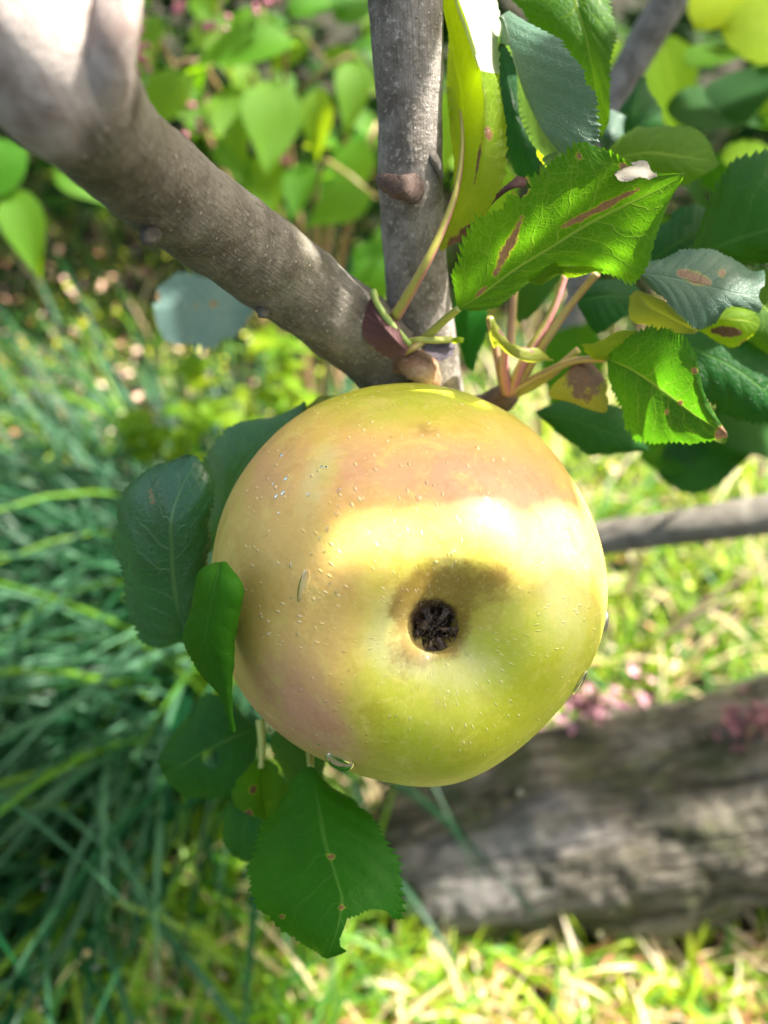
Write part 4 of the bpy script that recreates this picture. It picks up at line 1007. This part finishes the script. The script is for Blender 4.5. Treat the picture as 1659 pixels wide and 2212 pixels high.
def lc():
    k = rnd.random()
    if k < .5: return lerp((.38, .18, .11), (.72, .52, .43), rnd.random())
    if k < .6: return lerp((.45, .22, .05), (.6, .35, .08), rnd.random())
    return lerp((.08, .04, .02), (.2, .11, .06), rnd.random())
def lg_():
    k = rnd.random()
    if k < .75: return (rnd.uniform(-.75, .02), rnd.uniform(.62, 1.5), rnd.uniform(.02, .15))
    return (rnd.uniform(.1, .8), rnd.uniform(.55, 1.2), rnd.uniform(.01, .08))
v, f, c = scraps(2300, lg_, lambda: .0018 + .0065 * rnd.random() ** 2, lambda: lerp((.45, .20, .12), (.78, .55, .48), rnd.random()) if rnd.random() < .5 else lerp((.45, .34, .02), (.50, .60, .04), rnd.random()))  # bright flecks added to stand in for sparkling glints
tag(mesh_obj('glint_scraps', v, f, M['litter'], None, (0, .8, 0), cols=dict(tint=c), smooth=False), 'pinkish and yellow scraps added for the bright glints among the grass', 'leaf litter', kind='stuff')
v, f, c = scraps(8000, lp, lambda: rnd.uniform(.0014, .0055), lc)
tag(mesh_obj('leaf_litter', v, f, M['litter'], None, (0, .8, 0), cols=dict(tint=c), smooth=False), 'pinkish brown leaf litter scattered in the grass', 'leaf litter', kind='stuff')
t = NT('dew')
M['dew'] = t.finish(t.bsdf((1, 1, 1), 0.14, 0.8, **{'Transmission Weight': 1.0, 'IOR': 1.33}))
def dew(n):
    base = ico(np.zeros(3), 1.0, 1); bv, bf = base[0], np.array(base[1]); V, Fc = [], []
    for i in range(n):
        y = .12 + 1.6 * rnd.random() ** 1.5; p = np.array([rnd.uniform(-.35 - .5 * y, .3 + .55 * y), y, rnd.uniform(.04, .17)])
        V.append(bv * rnd.uniform(.0008, .0019) + p); Fc.append(bf + i * len(bv))
    return np.concatenate(V), np.concatenate(Fc)
v, f = dew(1300)
tag(mesh_obj('dew', v, f, M['dew'], None, (0, .8, 0)), 'glittering dew beads on the grass', 'dew', kind='stuff')
# far foliage mass closing the view
def fp():
    return (rnd.uniform(-2.0, 2.2), rnd.uniform(1.3, 2.6), rnd.uniform(0, 1.2))
v, f, c = scraps(8500, fp, lambda: rnd.uniform(.025, .055), lambda: lerp((.010, .04, .006), (.05, .13, .012), rnd.random() ** 1.5))
tag(mesh_obj('far_foliage', v, f, M['undergrowth'], None, (0, 2.2, 0), cols=dict(tint=c)), 'far green undergrowth behind the shrub', 'undergrowth', kind='stuff')

# ------------------------------------------------------------------ low herbs in the sunlit gap left of centre
herb_labels = ['yellow-green low herb under the limb, in the sunlit gap', 'bright herb between the limb and the dark leaf behind the apple', 'low herb beside the pale sky-blue leaf', 'sunlit herb by the top left flank of the apple', 'small herb above the big oval leaf', 'low herb at the left of the sunlit gap', 'yellowish herb below the big oval leaf, in the shade', 'small bright herb left of the hanging bitten leaf']
herb_px = [(600, 760, .72), (520, 870, .70), (430, 800, .74), (620, 850, .66), (400, 920, .70), (300, 900, .74), (450, 1440, .62), (480, 1830, .6)]
for lab, (a, b, d) in zip(herb_labels, herb_px):
    c0 = P(a, b, d)
    h = thing('herb_plant', (c0[0], c0[1], 0), lab, 'herb', 'low herbs in the grass')
    v, f, u = tube([(c0[0], c0[1], 0), c0 * .5 + np.array([c0[0], c0[1], 0]) * .5, c0], [.0015, .0013, .001], 10, 6)
    mesh_obj('stem', v, f, M['petiole_green'], h, v[0], u)
    for i in range(14):
        an = 2 * math.pi * i / 7 + rnd.random()
        gleaf_obj(rnd.choice(HB), h, c0 + np.array([0, 0, rnd.uniform(-.05, .015)]), (math.cos(an), math.sin(an), rnd.uniform(-.2, .5)), (rnd.uniform(-.5, .5), rnd.uniform(-.6, .3), 1), rnd.uniform(.018, .036))

# ------------------------------------------------------------------ pink flower heads by the trunk
def floret_mesh(mat):
    V, Fc = [(0, 0, 0)], []
    for k in range(5):          # five little petals, cupped
        a = 2 * math.pi * k / 5; b = len(V)
        for (rr, da, z) in ((.55, -.42, .12), (1.0, -.22, .42), (1.08, 0, .5), (1.0, .22, .42), (.55, .42, .12)):
            V.append((rr * math.cos(a + da), rr * math.sin(a + da), z))
        Fc.append((0, b, b + 1, b + 2, b + 3, b + 4))
    me = mesh_data('floret', V, Fc, False); me.materials.append(M[mat]); return me
FLM = {k: floret_mesh(k) for k in ('floret', 'floret_dark')}
for (a, b, d, rad, n, mt_, lab) in ((1290, 1560, .62, .045, 150, 'floret', 'pale pink flower head between the apple and the lying trunk'), (1262, 1520, .60, .014, 40, 'floret_dark', 'small dark red flower head beside the apple'), (1625, 1560, .545, .022, 60, 'floret_dark', 'dark purple flower head lying on the trunk at the right edge')):
    c0 = P(a, b, d)
    fl = thing('flower', (c0[0], c0[1], 0), lab, 'flower', 'pink flower heads by the trunk')
    fm = FLM[mt_]
    for _ in range(min(n, 98)):
        q = c0 + RT * rnd.gauss(0, rad * .55) + UP * rnd.gauss(0, rad * .30) + FW * rnd.gauss(0, rad * .3)
        gleaf_obj(fm, fl, q, (rnd.gauss(0, 1), rnd.gauss(0, 1), rnd.gauss(0, 1)), (.3, .2, 1), rnd.uniform(.0026, .0052), 'floret')
    v, f, u = tube([(c0[0] + .02, c0[1] + .03, 0), (c0 + np.array([c0[0], c0[1] + .03, 0])) / 2, c0 - UP * rad * .2], [.002, .0018, .0015], 10, 8)
    mesh_obj('stem', v, f, M['petiole_tan'], fl, v[0], u)
# dry stems leaning in the grass at the right
for lab, p0, p1, r in (('straw-coloured dry stem slanting up beside the right edge of the apple', (1345, 1320, .80), (1390, 1185, .72), .004), ('long orange dry stem crossing the sunlit grass at the right', (1400, 1400, .72), (1680, 1210, .66), .0022), ('short reddish dry stem in front of the long orange one', (1440, 1380, .70), (1600, 1290, .66), .0025)):
    w0, w1 = P(*p0), P(*p1)
    v, f, u = tube([w0, w0 * .5 + w1 * .5 + UP * .006, w1], [r, r, r * .6], 14, 8, .05, 100)
    tag(mesh_obj('dry_stem', v, f, M['straw'], None, w0, u), lab, 'stem', 'dry stems in the grass')

# ------------------------------------------------------------------ crown: unseen leaves added to shape the dappled shade
SE1 = np.cross(sun_dir, [0, 0, 1]); SE1 /= np.linalg.norm(SE1); SE2 = np.cross(sun_dir, SE1)
def splane(p): return np.array([p @ SE1, p @ SE2])
def grid(x0, y0, x1, y1, nx, ny, d):
    return [P(x0 + (x1 - x0) * (i + .5) / nx, y0 + (y1 - y0) * (j + .5) / ny, d) for i in range(nx) for j in range(ny)]
def apple_pts(l):
    out = []
    for a, b in l:
        h, n = on_apple(a, b)
        if h is not None: out.append(h)
    return out
LIT = (grid(-20, -40, 280, 310, 7, 7, .10) + [P(x, y, .167) for y in range(-60, 330, 30) for x in (918, 948)] + [P(948, y, .196) for y in (640, 690, 740, 800)]
       + [P(905, 810, .19), P(1030, 60, .172), P(1010, 120, .172), P(1040, 200, .172), P(1045, 280, .174), P(1070, 120, .174), P(1060, 30, .175), P(1020, 360, .175)]
       + [P(1240, 420, .158), P(1200, 440, .160), P(1215, 385, .153), P(1430, 440, .163), P(1390, 510, .168), P(1350, 540, .172), P(1380, 372, .152), P(1450, 400, .161)]
       + [P(1470, 850, .178), P(1520, 905, .177), P(1400, 905, .186), P(1500, 800, .174), P(1440, 900, .184)] + [P(1240, 10, .196), P(1300, 30, .193), P(1260, 50, .194)]
       + apple_pts([(a, b) for a in range(740, 1290, 30) for b in (1140, 1165, 1190)] + [(1270, 1110), (1285, 1180), (1250, 1130)])
       + grid(1330, 1180, 1660, 1470, 6, 4, .75) + grid(560, 2040, 1660, 2230, 12, 3, .60) + grid(480, 700, 800, 920, 6, 4, .72)
       + [P(a, b, .56) for a, b in ((450, 120), (560, 250), (700, 200), (780, 170), (640, 380), (560, 60), (400, 250), (760, 60), (820, 420), (500, 180), (600, 150), (640, 270), (720, 330), (480, 30), (680, 40))] + grid(1520, 20, 1660, 300, 3, 4, .40))
SHADE = ([P(a + rnd.uniform(-30, 30), b + rnd.uniform(-30, 30), .58) for a in range(240, 900, 75) for b in range(-60, 560, 75) if rnd.random() < .35] + grid(290, 340, 420, 560, 3, 4, .14) + grid(400, 420, 600, 700, 4, 4, .172) + grid(560, 560, 830, 820, 5, 5, .19) + [P(845, y, .172) for y in range(-40, 380, 25)]
         + grid(830, 350, 950, 600, 3, 6, .183) + grid(1100, 70, 1280, 330, 5, 6, .170) + grid(1270, 120, 1330, 280, 2, 4, .194) + grid(1290, 400, 1350, 440, 2, 2, .158)
         + grid(1000, 560, 1180, 660, 5, 3, .172) + grid(1250, 530, 1310, 570, 2, 2, .170) + grid(1380, 560, 1650, 690, 5, 3, .176) + grid(1500, 400, 1650, 560, 4, 4, .195) + grid(1320, 750, 1420, 820, 3, 3, .184)
         + apple_pts([(a, b) for a in range(480, 1300, 35) for b in range(840, 1110, 30)] + [(a, b) for a in range(470, 700, 35) for b in range(1110, 1600, 35)] + [(a, b) for a in range(700, 1300, 40) for b in range(1300, 1690, 40)] + [(a, b) for a in range(800, 940, 14) for b in range(1330, 1450, 14)])
         + grid(250, 990, 460, 1380, 4, 7, .19) + grid(400, 1230, 520, 1560, 3, 6, .15) + grid(550, 1680, 870, 2060, 6, 7, .175) + grid(350, 1520, 640, 1760, 5, 4, .21)
         + grid(150, -150, 1100, 620, 12, 9, 1.25) + grid(880, 1640, 1700, 1995, 22, 10, .56) + grid(-20, 1350, 520, 2230, 12, 18, .50) + grid(-20, 380, 200, 700, 4, 5, .6))
def shade_blocker():
    lit = np.array([splane(p) for p in LIT])
    V, Fc, C, done = [], [], [], []
    order = list(range(len(SHADE))); rnd.shuffle(order)
    for i in order:
        T = SHADE[i]; q = splane(T)
        if any(np.hypot(*(q - c_)) < r_ * .7 for c_, r_ in done): continue
        far = np.linalg.norm(T - CAM) > .3
        for r_ in ((.07, .05, .04, .03, .022, .016) if far else (.026, .020, .015, .011, .008, .006, .0045)):
            ok = False
            for _ in range(14):
                a = rnd.random() * 6.28; c_ = q + np.array([math.cos(a), math.sin(a)]) * r_ * .55 * rnd.random()
                if np.hypot(*(lit - c_).T).min() > r_ * 1.12: ok = True; break
            if ok: break
        if not ok: continue
        done.append((c_, r_))
        p = SE1 * c_[0] + SE2 * c_[1] + sun_dir * ((T @ sun_dir) + (rnd.uniform(.75, .95) if far else rnd.uniform(.50, .68)))
        px_, py_, d_ = proj(p)
        if d_ > 0 and -100 < px_ < 1760 and -100 < py_ < 2312: continue
        ang = rnd.random() * 6.28
        z = sun_dir + SE1 * rnd.gauss(0, .25) + SE2 * rnd.gauss(0, .25); x = SE1 * math.cos(ang) + SE2 * math.sin(ang)
        y = np.cross(z, x); y /= np.linalg.norm(y); x = np.cross(y, z); x /= np.linalg.norm(x)
        k = len(V); cc = np.array(lerp((.03, .08, .02), (.06, .13, .03), rnd.random()))
        for (aa, bb) in ((-1.15, 0), (-.75, .6), (0, .85), (.65, .65), (1.25, 0), (.65, -.65), (0, -.85), (-.75, -.6)):
            V.append(p + (x * aa + y * bb + z * .12 * abs(bb)) * r_); C.append(cc)
        V.append(p); C.append(cc)
        Fc += [(k + 8, k + j, k + (j + 1) % 8) for j in range(8)]
    cs = np.array([V[i + 8] for i in range(0, len(V), 9)])
    near = cs[np.linalg.norm(cs - CAM, axis=1) < .75]; farc = cs[np.linalg.norm(cs - CAM, axis=1) >= .75]
    w = [P(865, -215, .160), P(900, -900, .17), near.mean(0), farc.mean(0)]
    tv, tf, tu = tube(w, [.0045, .0038, .003, .002], 50, 12, .05, 100)
    mesh_obj('added_bough', tv, tf, M['bark_grey'], tree, w[0], tu)  # unseen branch added to carry the shading leaves
    return np.array(V), np.array(Fc), np.array(C)
v, f, c = shade_blocker()
tag(mesh_obj('shade_blocker', v, f, M['shade_leaves'], tree, None, cols=dict(tint=c)), kind='stuff')
